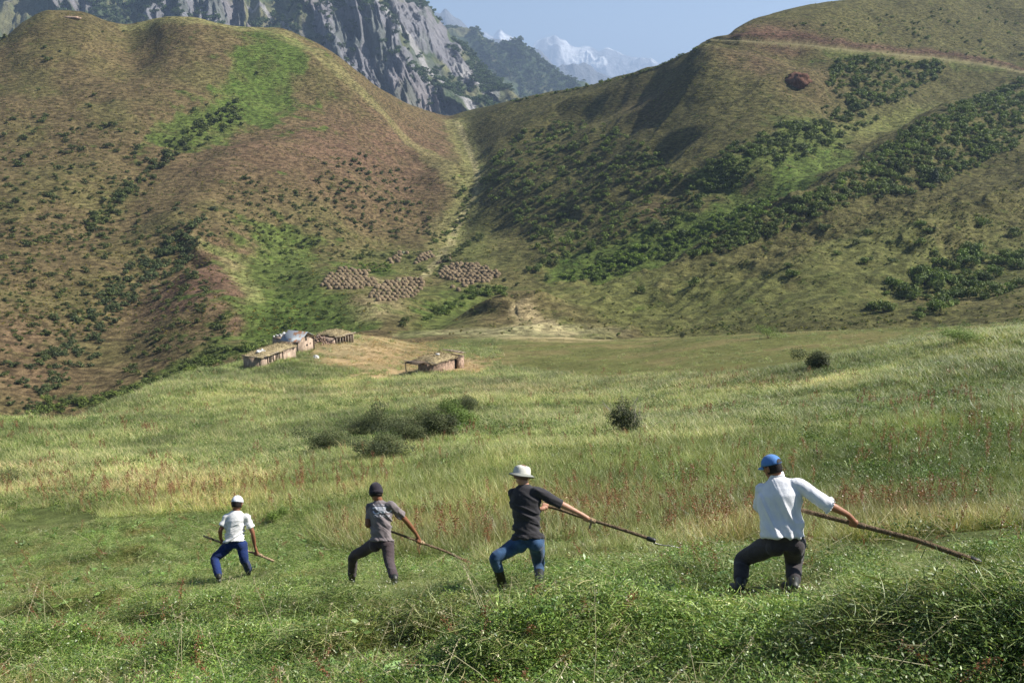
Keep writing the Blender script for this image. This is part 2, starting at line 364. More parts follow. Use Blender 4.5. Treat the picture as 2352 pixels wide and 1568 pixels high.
# greener ground
for pts, w, k in (([(630,110),(615,170),(600,215),(560,255)], 17, 1), ([(560,255),(500,285),(420,310)], 11, .9), ([(655,560),(640,640),(680,720),(760,760)], 13, .85), ([(640,700),(700,760)], 14, .8),
                  ([(1300,620),(1420,595),(1560,550),(1700,490),(1790,450)], 9, .9), ([(1650,410),(1760,370),(1900,300)], 8, .6), ([(1790,440),(1860,400),(1930,350)], 7, .9), ([(640,768),(560,800),(420,850),(250,920)], 7, .8), ([(790,610),(880,625)], 5, .8), ([(2330,160),(2100,128),(1900,112)], 3, .5),
                  ([(1080,680),(1000,740),(960,770)], 5, .6)):
    lay(bf * lines_mask(pts, w * 1.15, .9) * np.clip(1.05 + 1.0 * gfn, 0, 1), GREEN, k)
lay(left * region(660, 690, 90, 90) * (.7 + .7 * n2), GREEN * .9, .6)
for pts, w, k in (([(560,62),(660,80),(740,130),(820,200),(900,280),(980,350),(1050,420)], 7, .35), ([(1042,280),(1080,350),(1098,420),(1075,470),(1040,520),(1020,580)], 8, .45), ([(440,556),(530,590),(590,690)], 4, .4), ([(300,60),(330,52),(440,45),(560,64)], 8, .5)):
    lay(bf * lines_mask(pts, w), C(.27, .26, .10), k)
lay(bf * lines_mask([(1048,280),(1078,345),(1100,420),(1072,480),(1042,530),(1012,590),(960,640)], 1.9, .2), C(.36,.31,.16), .6)
lay(bf * lines_mask([(960,640),(900,650),(860,640)], 3, .3), STRAW, .5)
lay(bf * region(870, 715, 60, 16), STRAW, .5)
lay(bf * lines_mask([(1200,705),(1260,750),(1290,765)], 5), STRAW * .9, .7)
# road
lay(ROADM, C(.17,.15,.075), .9); lay(CUTM * sstep(1660, 1700, PX), RED * .75, .9)
lay(bf * region(1800, 105, 60, 14) * (~(ROADM > .5)), RED * .8, .6)
# yard round the huts and the pale hay strip behind it
fr = (~behind).astype(float)
lay(fr * np.maximum(region(870, 815, 180, 42, .08), region(1075, 835, 115, 30)) * (0.9 + 0.8 * n2), BARE, 1.15)
lay(fr * lines_mask([(760,890),(830,865),(960,850)], 3, .4), BARE * 1.05, .8)
lay(fr * region(790, 800, 60, 18), STRAW, .7)
sw = fr * sstep(1450, 1550, PX) * sstep(150, 90, np.abs(YG - 130) * 0) * (YG > 82)
smooth_slope = fr * (YG > LY[7][None, :]) * sstep(1020, 1250, PX)
lay(smooth_slope, SHORT * 1.05, 1); lay(smooth_slope * sstep(-.2, .5, n2 + .4 * n1), BROWN * 1.25, .55)
lay(smooth_slope * region(1200, 772, 260, 11) * (0.8 + 1.2 * np.sin(YG * 1.3 + n2 * 3)), STRAW * 1.0, 1.0)
lay(((YG > 150) & (PX > 900) & (PX < 1450)) * region(1170, 772, 250, 9), C(.42,.38,.2), .55)
lay((fr * (YG < 90)) * sstep(.1, .5, n2), C(.2,.14,.07), .5)
col *= (1 + 0.25 * n2 + 0.15 * n1 + .2 * fbm(XG / 1.2, YG / 1.2, octv=3, seed=66))[..., None]
col = np.clip(col, .01, .9)
wild = np.clip(sstep(60, 160, YG), 0, 1)
nr_, nc_ = ZG.shape
idx = np.arange(nr_ * nc_).reshape(nr_, nc_)
quads = np.stack([idx[:-1, :-1], idx[:-1, 1:], idx[1:, 1:], idx[1:, :-1]], -1).reshape(-1, 4)
me = np_mesh('ground', np.stack([XG, YG, ZG], -1).reshape(-1, 3), quads, col=col.reshape(-1, 3))
at = me.attributes.new('rugged', 'FLOAT', 'POINT'); 
rug = wild * (0.35 + 0.65 * np.clip(left + right * (1 - .35 * vf) , 0, 1)) * (1 - ROADM)
at.data.foreach_set('value', rug.ravel().astype(np.float32))
b = NB('ground_earth_and_turf'); p = b.pos()
rg = b.n('ShaderNodeAttribute', attribute_name='rugged').outputs['Fac']
terr = b.noise(b.scalev(p, (0.45, 0.45, 1.5)), 0.9, 5, .6)             # tussocks in rows along the contours
tus = b.noise(p, 2.2, 4, .65); fine = b.noise(p, 14, 4, .6); blot = b.noise(b.scalev(p, (.5,.5,1.2)), .35, 5, .7)
c = b.attr('Col')
f1 = b.mapr(terr, .38, .60, 1.35, .50); f2 = b.mapr(tus, .35, .65, 1.28, .68); f3 = b.mapr(fine, .3, .7, .8, 1.2)
f1m = b.n('ShaderNodeMix', data_type='FLOAT'); b.l(rg, f1m.inputs[0]); f1m.inputs[2].default_value = 1.0; b.l(f1, f1m.inputs[3])
k = b.math('MULTIPLY', b.math('MULTIPLY', f1m.outputs[0], f2), f3)
c2 = b.mix(1.0, c, _gray(b, k), 'MULTIPLY')
gm = b.math('MULTIPLY', b.mapr(blot, .56, .68, 0, .75), rg)
c3 = b.mix(gm, c2, b.mix(1.0, c2, (.55, .80, .42), 'MULTIPLY'))
bd = b.n('ShaderNodeBump'); bd.inputs['Distance'].default_value = .8; b.l(b.math('MULTIPLY', b.math('ADD', terr, b.math('MULTIPLY', tus, .5)), rg), bd.inputs['Height'])
nrm = b.bump(fine, .05, .8, bd.outputs[0]); b.bsdf(c3, .95, nrm, .08)
ground = link('ground', me, b.m); tag(ground, kind='structure')

# ------------------------------------------------------------------ mountains
def sheet(name, lines, segs, amin, amax, na, disp, mat, colf):
    global AG
    keep = AG; AG = np.linspace(amin, amax, na)
    L = [knots_line(k) for k in lines]; AG2 = AG; AG = keep
    ly = np.array([l[0] for l in L]); lz = np.array([l[1] for l in L])
    Y, Z = profile(ly, lz, segs); X = Y * AG2[None]
    X, Y, Z, cc = disp(X, Y, Z, colf)
    n, m = Z.shape; ix = np.arange(n * m).reshape(n, m)
    q = np.stack([ix[:-1, :-1], ix[:-1, 1:], ix[1:, 1:], ix[1:, :-1]], -1).reshape(-1, 4)
    me = np_mesh(name, np.stack([X, Y, Z], -1).reshape(-1, 3), q, col=np.clip(cc, .01, .95).reshape(-1, 3))
    o = link(name, me, mat); tag(o, kind='structure'); return o, X, Y, Z
def rockmat(name, sc, bd):
    b = NB(name); p = b.pos(); c = b.attr('Col')
    st = b.noise(b.scalev(p, (1, 1, .35)), .055 * sc, 7, .65); g = b.noise(p, .3 * sc, 5, .6)
    k = b.math('MULTIPLY', b.mapr(st, .3, .7, .62, 1.35), b.mapr(g, .3, .7, .8, 1.2))
    h = b.math('ADD', st, b.math('MULTIPLY', g, .25))
    b.bsdf(b.mix(1.0, c, _gray(b, k), 'MULTIPLY'), .95, b.bump(h, bd), .05); return b.m
def grad(X, Y, Z):
    # slope of the sheet, by finite differences of neighbours
    dzr = np.gradient(Z, axis=0); dyr = np.gradient(Y, axis=0); dzc = np.gradient(Z, axis=1); dxc = np.gradient(X, axis=1)
    return np.hypot(dzr / (np.abs(dyr) + 1e-6), dzc / (np.abs(dxc) + 1e-6))
ROCK, SCREE, MGREEN, MDRY = C(.175,.165,.17), C(.27,.26,.25), C(.06,.085,.045), C(.16,.155,.08)
def polyp(pts, px, py):
    best = np.full(px.shape, 1e9)
    for i in range(len(pts) - 1):
        ax, ay = pts[i]; bx, by = pts[i+1][0] - ax, pts[i+1][1] - ay
        t = np.clip(((px - ax)*bx + (py - ay)*by) / (bx*bx + by*by), 0, 1); best = np.minimum(best, np.hypot(px - ax - t*bx, py - ay - t*by))
    return best
def disp_c(X, Y, Z, f):
    px, py = project(X, Y, Z)
    # buttresses and couloirs run down to the right
    u = (X * .52 - Z * .85) ; v = (X * .85 + Z * .52)
    warp = 60 * fbm(u / 260, v / 260, octv=3, seed=71)
    rb = ridged((u + warp) / 520, (v + warp) / 150, 6, 72, .55)
    rk = ridged((v + warp * .7) / 85, u / 330, 6, 73, .6)
    cliff = np.zeros(px.shape)
    for poly in ([(690,-60),(850,-60),(900,60),(960,140),(1010,180),(1090,235),(1090,290),(900,290),(830,180),(770,120),(720,60)],
                 [(880,-60),(960,-10),(1035,70),(1090,140),(1150,200),(1060,150),(1000,110),(950,95),(900,55)],
                 [(370,-60),(540,-60),(570,60),(330,70)], [(130,-60),(250,-60),(230,30),(120,20)]):
        cliff = np.maximum(cliff, inpoly(px + 14 * vnoise(px / 20, py / 20, None, 5), py, poly))
    from_c = cliff.copy()
    for _ in range(6):
        from_c[1:-1, 1:-1] = (from_c[1:-1, 1:-1] * 2 + from_c[:-2, 1:-1] + from_c[2:, 1:-1] + from_c[1:-1, :-2] + from_c[1:-1, 2:]) / 6
    cl = from_c
    top = 1 - sstep(0.55, .93, np.linspace(0, 1, Z.shape[0]))[:, None] * .9
    Zn = Z + top * (50 * (rb - .3) + cl * 40 * (rk - .2)) + (.35 + .65 * top) * (16 * fbm(X / 60, Y / 60, Z / 60, octv=5, seed=74) + cl * 12 * ridged(v / 24, u / 90, 4, 78))
    Yn = Y - top * cl * (60 * (rk - .2) + 70 * (rb - .3) + 16 * ridged(v / 26, u / 110, 4, 79))
    m = fbm(v / 60, Y / 200, u / 160, octv=5, seed=75); vert = sstep(-.05, .25, cl - .55 + m * .9)
    cc = np.empty(X.shape + (3,)); cc[:] = MDRY * .8
    g = sstep(-.15, .15, fbm(X / 50, Y / 120, Z / 50, octv=5, seed=76) + .05)
    cc = cc * (1 - g[..., None] * .85) + MGREEN * g[..., None] * .85
    dry = np.exp(-(polyp([(500,-20),(620,60),(700,110)], px, py) / 34) ** 2) + np.exp(-(polyp([(1090,185),(1180,215)], px, py) / 22) ** 2)
    cc = cc * (1 - np.clip(dry, 0, 1)[..., None]) + MDRY * np.clip(dry, 0, 1)[..., None]
    rocks = np.clip(vert + .55 * sstep(.25, .4, m), 0, 1)[..., None]; tint = 1 + .12 * vnoise(X / 130, Z / 130, None, 8)[..., None] * np.array([1, .2, -.5])
    cc = cc * (1 - rocks) + ROCK * tint * rocks
    for pts, w in (([(810,-30),(870,29),(903,66),(952,97),(985,137),(1043,178),(1085,207)], 9), ([(1043,120),(1090,155),(1143,190)], 6), ([(560,-10),(620,30),(670,70)], 6), ([(960,150),(1010,180)], 5)):
        d = polyp(pts, px, py); s = (1 - sstep(w * .5, w * 1.1, d * (1 + .5 * m)))[..., None]; cc = cc * (1 - s) + SCREE * s
        Yn = Yn - 0 * d
    # ledges with scrub on them
    led = (sstep(.1, .35, fbm(v / 14, u / 40, octv=4, seed=77)) * .45)[..., None]; cc = cc * (1 - led) + MGREEN * .9 * led
    return X, Yn, Zn, cc
rock_m = rockmat('limestone_cliff', 1.0, 9)
mC = sheet('rocky_mountain', [
  [(-500,700,900),(300,420,1000),(1180,300,1050),(1300,290,1100)],
  [(-500,280,1350),(0,240,1350),(600,210,1380),(900,270,1350),(1100,275,1250),(1200,262,1200),(1300,262,1200)],
  [(-500,60,1750),(0,70,1700),(600,70,1650),(760,80,1600),(900,110,1600),(1000,150,1650),(1100,190,1600),(1185,230,1450),(1300,255,1400)],
  [(-500,-200,2300),(300,-170,2300),(700,-150,2250),(860,-60,2200),(915,-8,2200),(945,2,2200),(985,26,2150),(1010,52,2150),(1035,78,2100),(1085,126,2050),(1100,148,2000),(1143,186,1900),(1182,214,1700),(1230,250,1600),(1300,262,1500)],
  [(-500,100,2900),(700,100,2800),(1000,160,2700),(1150,260,2500),(1300,300,2400)]],
  [40, 210, 260, 40], -.66, .12, 900, disp_c, rock_m, None)
def disp_d(X, Y, Z, f):
    rb = ridged(X / 420 + Z / 500, Y / 600, 5, 81)
    top = 1 - sstep(0.7, 1.0, np.linspace(0, 1, Z.shape[0]))[:, None] * .75
    Zn = Z + top * (120 * (rb - .3)) + 14 * fbm(X / 40, Y / 40, octv=4, seed=82)
    cc = np.empty(X.shape + (3,)); g = sstep(-.2, .2, fbm(X / 90, Y / 90, Z / 90, octv=5, seed=83) + .1)[..., None]
    cc[:] = MDRY * .8; cc = cc * (1 - g) + MGREEN * .8 * g
    r = sstep(.3, .5, fbm(X / 70, Y / 70, Z / 50, octv=5, seed=84) + .1)[..., None] * .7; cc = cc * (1 - r) + ROCK * r; return X, Y, Zn, cc
mD = sheet('wooded_ridge', [
  [(950,300,2600),(1400,290,2600)], [(950,180,3000),(1100,190,3000),(1300,230,3000),(1400,260,3000)],
  [(950,80,3500),(1035,74,3500),(1081,84,3500),(1126,107,3450),(1168,123,3400),(1205,130,3400),(1234,143,3350),(1267,169,3300),(1304,185,3250),(1333,197,3200),(1400,225,3150)],
  [(950,200,4200),(1400,300,4200)]], [60, 130, 20], -.11, .11, 300, disp_d, rockmat('scrub_covered_rock', .7, 10), None)
def disp_e(X, Y, Z, f):
    top = 1 - sstep(0.7, 1.0, np.linspace(0, 1, Z.shape[0]))[:, None] * .7
    Zn = Z + top * 250 * (ridged(X / 1100, Y / 1400, 5, 91) - .3) + 25 * fbm(X / 130, Y / 130, octv=4, seed=92)
    cc = np.empty(X.shape + (3,)); cc[:] = C(.13,.13,.13); s = ((Zn > 1010) * sstep(0, .3, fbm(X / 200, Y / 200, octv=4, seed=93)))[..., None]; return X, Y, Zn, cc * (1 - s) + .7 * s
mE = sheet('blue_ridge', [
  [(900,300,6500),(1500,300,6500)], [(900,160,8000),(1500,230,8000)],
  [(900,60,9500),(980,50,9500),(1010,39,9500),(1027,29,9500),(1045,36,9500),(1056,41,9500),(1085,62,9500),(1110,77,9400),(1147,93,9300),(1201,106,9200),(1230,104,9200),(1259,124,9100),(1283,143,9000),(1317,141,9000),(1354,149,9000),(1375,166,9000),(1416,182,9000),(1500,215,9000)],
  [(900,250,11500),(1500,300,11500)]], [60, 150, 20], -.13, .16, 320, disp_e, rockmat('far_grey_rock', .25, 40), None)
def disp_f(X, Y, Z, f):
    top = 1 - sstep(0.5, .9, np.linspace(0, 1, Z.shape[0]))[:, None] * .93
    rd = ridged(X / 1500, Y / 2500, 6, 95, .55)
    Zn = Z + top * 380 * (rd - .3) + 30 * fbm(X / 200, Y / 200, octv=4, seed=96)
    px, py = project(X, Y, Zn)
    cc = np.empty(X.shape + (3,)); cc[:] = C(.25,.25,.26)
    n = fbm(X / 350, Y / 900, octv=5, seed=97); h = (Zn - Z.max(axis=0, keepdims=True))
    s = sstep(-.15, .15, n + .30 + h / 650 - .5 * sstep(1380, 1440, px)); cc = cc * (1 - s[..., None]) + .88 * s[..., None]; return X, Y, Zn, cc
mF = sheet('snow_peaks', [
  [(950,300,12000),(1650,300,12000)], [(950,190,14500),(1250,175,14500),(1650,210,14500)],
  [(950,120,17000),(1080,100,17000),(1112,76,17000),(1122,82,17000),(1131,86,17000),(1149,71,17000),(1160,80,17000),(1172,84,17000),(1201,104,17000),(1222,112,17000),(1230,101,16800),(1245,91,16800),(1262,88,16800),(1275,82,16800),(1288,90,16800),(1300,96,16800),(1312,106,16800),(1325,110,16800),(1340,108,16800),(1358,110,16800),(1375,117,16800),(1392,111,16800),(1408,116,16800),(1437,128,16800),(1478,137,16800),(1503,145,16800),(1560,170,16500),(1650,200,16500)],
  [(950,250,20000),(1650,300,20000)]], [80, 220, 20], -.11, .23, 520, disp_f, rockmat('snow_and_rock', .12, 60), None)
# ------------------------------------------------------------------ haze: clear mountain air, one closed box
hb = bpy.data.meshes.new('haze')
x0, x1, y0, y1, z0, z1 = -13000, 9000, -60, 21500, -520, 2400
hz = 1.0
z1 = max(float(mF[3].max()), float(mE[3].max()), float(mC[3].max()), 300) + 60
z0 = min(float(ZG.min()), float(mC[3].min()), float(mD[3].min()), float(mE[3].min()), float(mF[3].min())) - 5
vs = [(x, y, z) for z in (z0, z1) for y in (y0, y1) for x in (x0, x1)]
hb.from_pydata(vs, [], [(0,2,3,1),(4,5,7,6),(0,1,5,4),(2,6,7,3),(0,4,6,2),(1,3,7,5)]); hb.update()
b = NB('mountain_haze'); pv = b.n('ShaderNodeVolumePrincipled'); pv.inputs['Color'].default_value = (.52, .70, 1.0, 1); pv.inputs['Density'].default_value = 1.2e-4; pv.inputs['Anisotropy'].default_value = 0.2
b.l(pv.outputs[0], b.out.inputs['Volume'])
haze = link('haze', hb, b.m); tag(haze, kind='stuff', label='pale blue mountain haze hanging over the far valley and peaks', cat='haze')
print('haze z', z0, z1)
# ------------------------------------------------------------------ vegetation
def leafmat(name, inst, trans=.3, rough=.7):
    b = NB(name); c = b.attr('Col')
    if inst: c = b.mix(1.0, c, b.attr('tint', 'INSTANCER'), 'MULTIPLY')
    else:
        oi = b.n('ShaderNodeObjectInfo'); c = b.mix(1.0, c, oi.outputs['Color'], 'MULTIPLY')
    pb = b.n('ShaderNodeBsdfPrincipled'); pb.inputs['Roughness'].default_value = rough; pb.inputs['Specular IOR Level'].default_value = .4; b.l(c, pb.inputs['Base Color'])
    tr = b.n('ShaderNodeBsdfTranslucent'); b.l(b.mix(1.0, c, (1.1, 1.15, .6), 'MULTIPLY'), tr.inputs['Color'])
    mx = b.n('ShaderNodeMixShader'); mx.inputs[0].default_value = trans; b.l(pb.outputs[0], mx.inputs[1]); b.l(tr.outputs[0], mx.inputs[2]); b.l(mx.outputs[0], b.out.inputs[0])
    return b.m
M_leaf = leafmat('shrub_leaf', False, .2); M_leafi = leafmat('far_shrub_leaf', True, .2); M_blade = leafmat('grass_blade', True, .22, .42)
M_bark = plain('bark', (.12, .085, .06), .9, .3, 20, .01, 60)
def leaf_quads(P, N, L, W, r):
    """leaf quads centred at P, facing N, length L, width W"""
    n = len(P); a = r.normal(size=(n, 3)); u = np.cross(N, a); u /= np.linalg.norm(u, axis=1)[:, None] + 1e-9; v = np.cross(N, u); v /= np.linalg.norm(v, axis=1)[:, None] + 1e-9
    L = np.broadcast_to(L, n)[:, None]; W = np.broadcast_to(W, n)[:, None]
    V = np.stack([P - u*L/2, P + v*W/2 - u*L*.05, P + u*L/2, P - v*W/2 - u*L*.05], 1).reshape(-1, 3)
    return V, np.arange(n * 4).reshape(n, 4)
def tube(pts, rad, n=5):
    pts = np.asarray(pts, float); rad = np.broadcast_to(rad, len(pts)); V = []; Q = []
    for i, p in enumerate(pts):
        t = pts[min(i+1, len(pts)-1)] - pts[max(i-1, 0)]; t /= np.linalg.norm(t) + 1e-9
        a = np.array([0, 0, 1.0]) if abs(t[2]) < .9 else np.array([1.0, 0, 0]); u = np.cross(t, a); u /= np.linalg.norm(u); v = np.cross(t, u)
        for k in range(n):
            th = 2*PI*k/n; V.append(p + rad[i]*(math.cos(th)*u + math.sin(th)*v))
    for i in range(len(pts)-1):
        for k in range(n): Q.append((i*n+k, i*n+(k+1) % n, (i+1)*n+(k+1) % n, (i+1)*n+k))
    return np.array(V), np.array(Q)
class MB:
    def __init__(s): s.V = []; s.Q = []; s.T = []; s.C = []; s.n = 0
    def add(s, V, Q, c=(1, 1, 1), tri=False):
        V = np.asarray(V, float); s.V.append(V); (s.T if tri else s.Q).append(np.asarray(Q, int) + s.n); s.n += len(V)
        c = np.asarray(c, float); s.C.append(np.broadcast_to(c, (len(V), 3)) if c.ndim == 1 else c)
    def tube(s, pts, rad, n=5, c=(1, 1, 1)): V, Q = tube(pts, rad, n); s.add(V, Q, c)
    def box(s, c0, size, col=(1, 1, 1), M=None):
        x, y, z = [q / 2 for q in size]; V = np.array([(i*x, j*y, k*z) for k in (-1, 1) for j in (-1, 1) for i in (-1, 1)], float)
        if M is not None: V = V @ np.array(M).T
        s.add(V + np.array(c0), [(0,2,3,1),(4,5,7,6),(0,1,5,4),(2,6,7,3),(0,4,6,2),(1,3,7,5)], col)
    def mesh(s, name, smooth=False): return np_mesh(name, np.concatenate(s.V), np.concatenate(s.Q) if s.Q else None, np.concatenate(s.T) if s.T else None, np.concatenate(s.C), smooth=smooth)
def shrub_mesh(name, seed, lobes, leaf, nl, flat=.8, stems=5, cols=(), up=0.0):
    """unit shrub, 1 m wide, standing on z=0"""
    r = np.random.default_rng(seed); m = MB(); P = []; N = []; S = []
    cen = [np.array([0, 0, .38 * flat])] + [np.array([r.normal() * .2, r.normal() * .2, r.uniform(.18, .62) * flat]) for _ in range(lobes)]
    for i, c in enumerate(cen):
        rr = r.uniform(.16, .27) if i else .30
        k = nl // len(cen); d = r.normal(size=(k, 3)); d /= np.linalg.norm(d, axis=1)[:, None]; rad = rr * (r.uniform(.55, 1.12, k))[:, None]
        p = c + d * rad * np.array([1, 1, .85 * flat]); P.append(p); n = d + r.normal(size=(k, 3)) * .6; n[:, 2] += .3; N.append(n / np.linalg.norm(n, axis=1)[:, None]); S.append(np.full(k, r.integers(0, len(cols))))
    P = np.concatenate(P); N = np.concatenate(N); S = np.concatenate(S); ok = P[:, 2] > .01; P, N, S = P[ok], N[ok], S[ok]
    V, Q = leaf_quads(P, N, leaf * r.uniform(.7, 1.4, len(P)), leaf * r.uniform(.45, .8, len(P)), r)
    cc = np.array(cols)[S] * r.uniform(.7, 1.35, len(P))[:, None]; m.add(V, Q, np.repeat(cc, 4, 0))
    for i in range(stems):
        e = cen[r.integers(0, len(cen))]; m.tube([(0, 0, -.12), e * .5 + r.normal(size=3) * .03, e], [.018, .012, .004], 4, (.10, .08, .06))
    return m.mesh(name)
GREENS = ((.085,.108,.024), (.12,.145,.034), (.06,.08,.020))
SHR = [shrub_mesh('shrub_%d' % i, 100 + i, 5 + i % 3, .105, 420 + 60 * (i % 3), flat=.7 + .08 * (i % 4), cols=GREENS) for i in range(6)]
for me_ in SHR: me_.materials.append(M_leaf)
SHRI = []
for i in range(4):
    me_ = shrub_mesh('small_shrub_%d' % i, 200 + i, 4, .15, 170, flat=.75, stems=1, cols=GREENS); me_.materials.append(M_leafi); SHRI.append(me_)
def scatter(name, P, rot, scl, idx, tint, meshes, label, cat, kind='stuff'):
    me = bpy.data.meshes.new(name); n = len(P); me.vertices.add(n); me.vertices.foreach_set('co', np.asarray(P, np.float32).ravel())
    def at(nm, ty, arr, key):
        a = me.attributes.new(nm, ty, 'POINT'); a.data.foreach_set(key, arr)
    at('rot', 'FLOAT_VECTOR', np.asarray(rot, np.float32).ravel(), 'vector'); at('scl', 'FLOAT', np.asarray(scl, np.float32), 'value')
    at('idx', 'INT', np.asarray(idx, np.int32), 'value'); t4 = np.ones((n, 4), np.float32); t4[:, :3] = tint; at('tint', 'FLOAT_COLOR', t4.ravel(), 'color')
    coll = bpy.data.collections.new(name + '_kinds')
    for i, m_ in enumerate(meshes): coll.objects.link(bpy.data.objects.new('%s_kind_%02d' % (name, i), m_))
    o = bpy.data.objects.new(name, me); scene.collection.objects.link(o)
    g = bpy.data.node_groups.new(name + '_scatter', 'GeometryNodeTree'); g.interface.new_socket('Geometry', in_out='INPUT', socket_type='NodeSocketGeometry'); g.interface.new_socket('Geometry', in_out='OUTPUT', socket_type='NodeSocketGeometry')
    N = g.nodes.new; gi = N('NodeGroupInput'); go = N('NodeGroupOutput'); ip = N('GeometryNodeInstanceOnPoints'); ci = N('GeometryNodeCollectionInfo')
    ci.inputs['Collection'].default_value = coll; ci.inputs['Separate Children'].default_value = True; ci.inputs['Reset Children'].default_value = True
    def na(nm, ty): x = N('GeometryNodeInputNamedAttribute'); x.data_type = ty; x.inputs['Name'].default_value = nm; return [s for s in x.outputs if s.enabled and s.name == 'Attribute'][0]
    er = N('FunctionNodeEulerToRotation'); g.links.new(na('rot', 'FLOAT_VECTOR'), er.inputs[0])
    g.links.new(gi.outputs[0], ip.inputs['Points']); g.links.new(ci.outputs[0], ip.inputs['Instance']); ip.inputs['Pick Instance'].default_value = True
    g.links.new(na('idx', 'INT'), ip.inputs['Instance Index']); g.links.new(er.outputs[0], ip.inputs['Rotation']); g.links.new(na('scl', 'FLOAT'), ip.inputs['Scale']); g.links.new(ip.outputs[0], go.inputs[0])
    md = o.modifiers.new('scatter', 'NODES'); md.node_group = g
    tag(o, label, cat, kind=kind); return o
def loc_hit(px, py): return hit(px, py, ZG)
def in_poly_pts(poly, n, r):
    xs = [p[0] for p in poly]; ys = [p[1] for p in poly]; out = []
    while len(out) < n:
        x = r.uniform(min(xs), max(xs), n * 2); y = r.uniform(min(ys), max(ys), n * 2); ok = inpoly(x, y, poly); out += list(zip(x[ok], y[ok]))
    return out[:n]
def along(pts, n, spread, r):
    pts = np.array(pts, float); seg = np.linalg.norm(np.diff(pts, axis=0), axis=1); cum = np.concatenate([[0], np.cumsum(seg)]); s = r.uniform(0, cum[-1], n)
    x = np.interp(s, cum, pts[:, 0]); y = np.interp(s, cum, pts[:, 1]); return list(zip(x + r.normal(size=n) * spread, y + r.normal(size=n) * spread * .8))
r_ = np.random.default_rng(11)
LEFT, RIGHT, BRIGHT, GREY = (.95, .95, .9), (1.3, 1.4, 1.0), (1.7, 2.0, 1.0), (.9, .95, 1.25)
Z_ = []      # (label text, group, points, size px lo, hi, tint)
def zone(text, pts, lo, hi, tint): Z_.append((text, pts, lo, hi, tint))
zone('small dark green shrub scattered over the brown lower left hillside', [p for p in in_poly_pts([(0,260),(230,280),(420,330),(330,470),(420,560),(300,650),(120,860),(0,900)], 520, r_) if r_.random() < .25 + .75 * min(1, p[1] / 650)], 7, 19, LEFT)
zone('dark shrub in the gully below the green strip on the left hill', along([(560,250),(480,290),(420,320),(360,385),(280,450),(190,540)], 170, 14, r_), 9, 20, LEFT)
zone('grey green shrub packed in the deep gully of the left hill', along([(455,500),(400,580),(325,640),(250,705),(190,775),(120,860),(70,940)], 300, 30, r_), 10, 23, GREY)
zone('low shrub on the red brown hillside above the hay heaps', in_poly_pts([(560,400),(680,440),(770,345),(900,370),(1010,520),(1000,590),(830,600),(640,560),(430,560)], 330, r_), 6, 15, LEFT)
zone('dark shrub on the red spur below the left hill', in_poly_pts([(400,600),(470,640),(540,780),(450,860),(250,900),(330,740)], 130, r_), 10, 20, LEFT)
zone('green shrub on the damp slope between the red spur and the huts', in_poly_pts([(600,540),(680,560),(730,680),(810,755),(640,775),(600,640)], 110, r_), 6, 15, (1.2, 1.3, .95))
zone('shrub lining the foot of the left slope behind the meadow rim', along([(620,785),(560,805),(470,835),(400,865),(300,905),(200,930),(60,945)], 150, 9, r_), 12, 24, (1.2, 1.3, .95))
zone('shrub beside the track that climbs to the saddle', along([(1060,420),(1075,470),(1050,520),(1000,560)], 60, 9, r_), 6, 13, (1.2, 1.3, .95))
zone('shrub in the hedge line right of the track in the valley', along([(1010,615),(1035,592),(1062,570),(1110,545)], 26, 4, r_), 10, 17, LEFT)
zone('dark shrub crowding the shadowed face of the right hill', in_poly_pts([(1100,420),(1180,310),(1350,270),(1480,330),(1600,440),(1620,490),(1400,600),(1250,600),(1180,520)], 620, r_), 8, 19, RIGHT)
zone('shrub in the gully high on the right hill under the road', in_poly_pts([(1910,130),(2180,150),(2150,185),(2060,240),(1960,255),(1900,200)], 240, r_), 10, 22, (1.15, 1.25, .9))
zone('shrub in the right hill gully above the stream', along([(1980,245),(1900,300),(1800,330),(1700,375),(1600,440)], 280, 26, r_), 10, 22, (1.15, 1.25, .9))
zone('dark shrub covering the long spur on the right', in_poly_pts([(2352,180),(2352,330),(2130,440),(1950,470),(1700,570),(1560,600),(1700,520),(1900,430),(2030,330),(2180,250)], 900, r_), 10, 23, RIGHT)
zone('bright green shrub by the stream at the foot of the right hill', in_poly_pts([(1290,640),(1400,590),(1560,535),(1780,450),(1790,480),(1600,560),(1420,635),(1320,650)], 230, r_), 9, 20, (1.5, 1.75, .9))
zone('small shrub on the upper right hillside above the road', in_poly_pts([(1820,60),(2150,20),(2352,20),(2352,150),(2150,120),(1900,95)], 70, r_), 5, 11, RIGHT)
zone('small shrub on the skyline of the right ridge', [(x, np.interp(x, [1150,1250,1340,1420,1500,1560,1640], [238,218,200,180,158,129,92]) + 2.5) for x in r_.uniform(1170, 1640, 60)], 6, 12, RIGHT)
zone('shrub in the clump on the lower right slope', in_poly_pts([(1990,700),(2040,650),(2140,600),(2352,560),(2352,680),(2250,690),(2100,735),(2020,730)], 80, r_), 20, 42, (1.1, 1.25, .9))
zone('shrub growing in the small gully behind the earth bank', along([(985,735),(1015,715),(1060,690),(1100,675),(1160,668)], 44, 8, r_), 12, 24, (1.2, 1.35, .9))
zone('small bright shrub beside the hay heaps', in_poly_pts([(815,607),(895,605),(900,625),(840,628)], 46, r_), 6, 12, (1.5, 1.7, .9))
zone('small shrub on the valley floor near the hay heaps', [(741,580),(798,570),(760,597),(831,586),(830,595),(1003,557),(759,697),(968,620),(980,624),(1100,660),(1004,636),(1160,645),(1187,656),(930,740),(925,750)], 9, 20, LEFT)
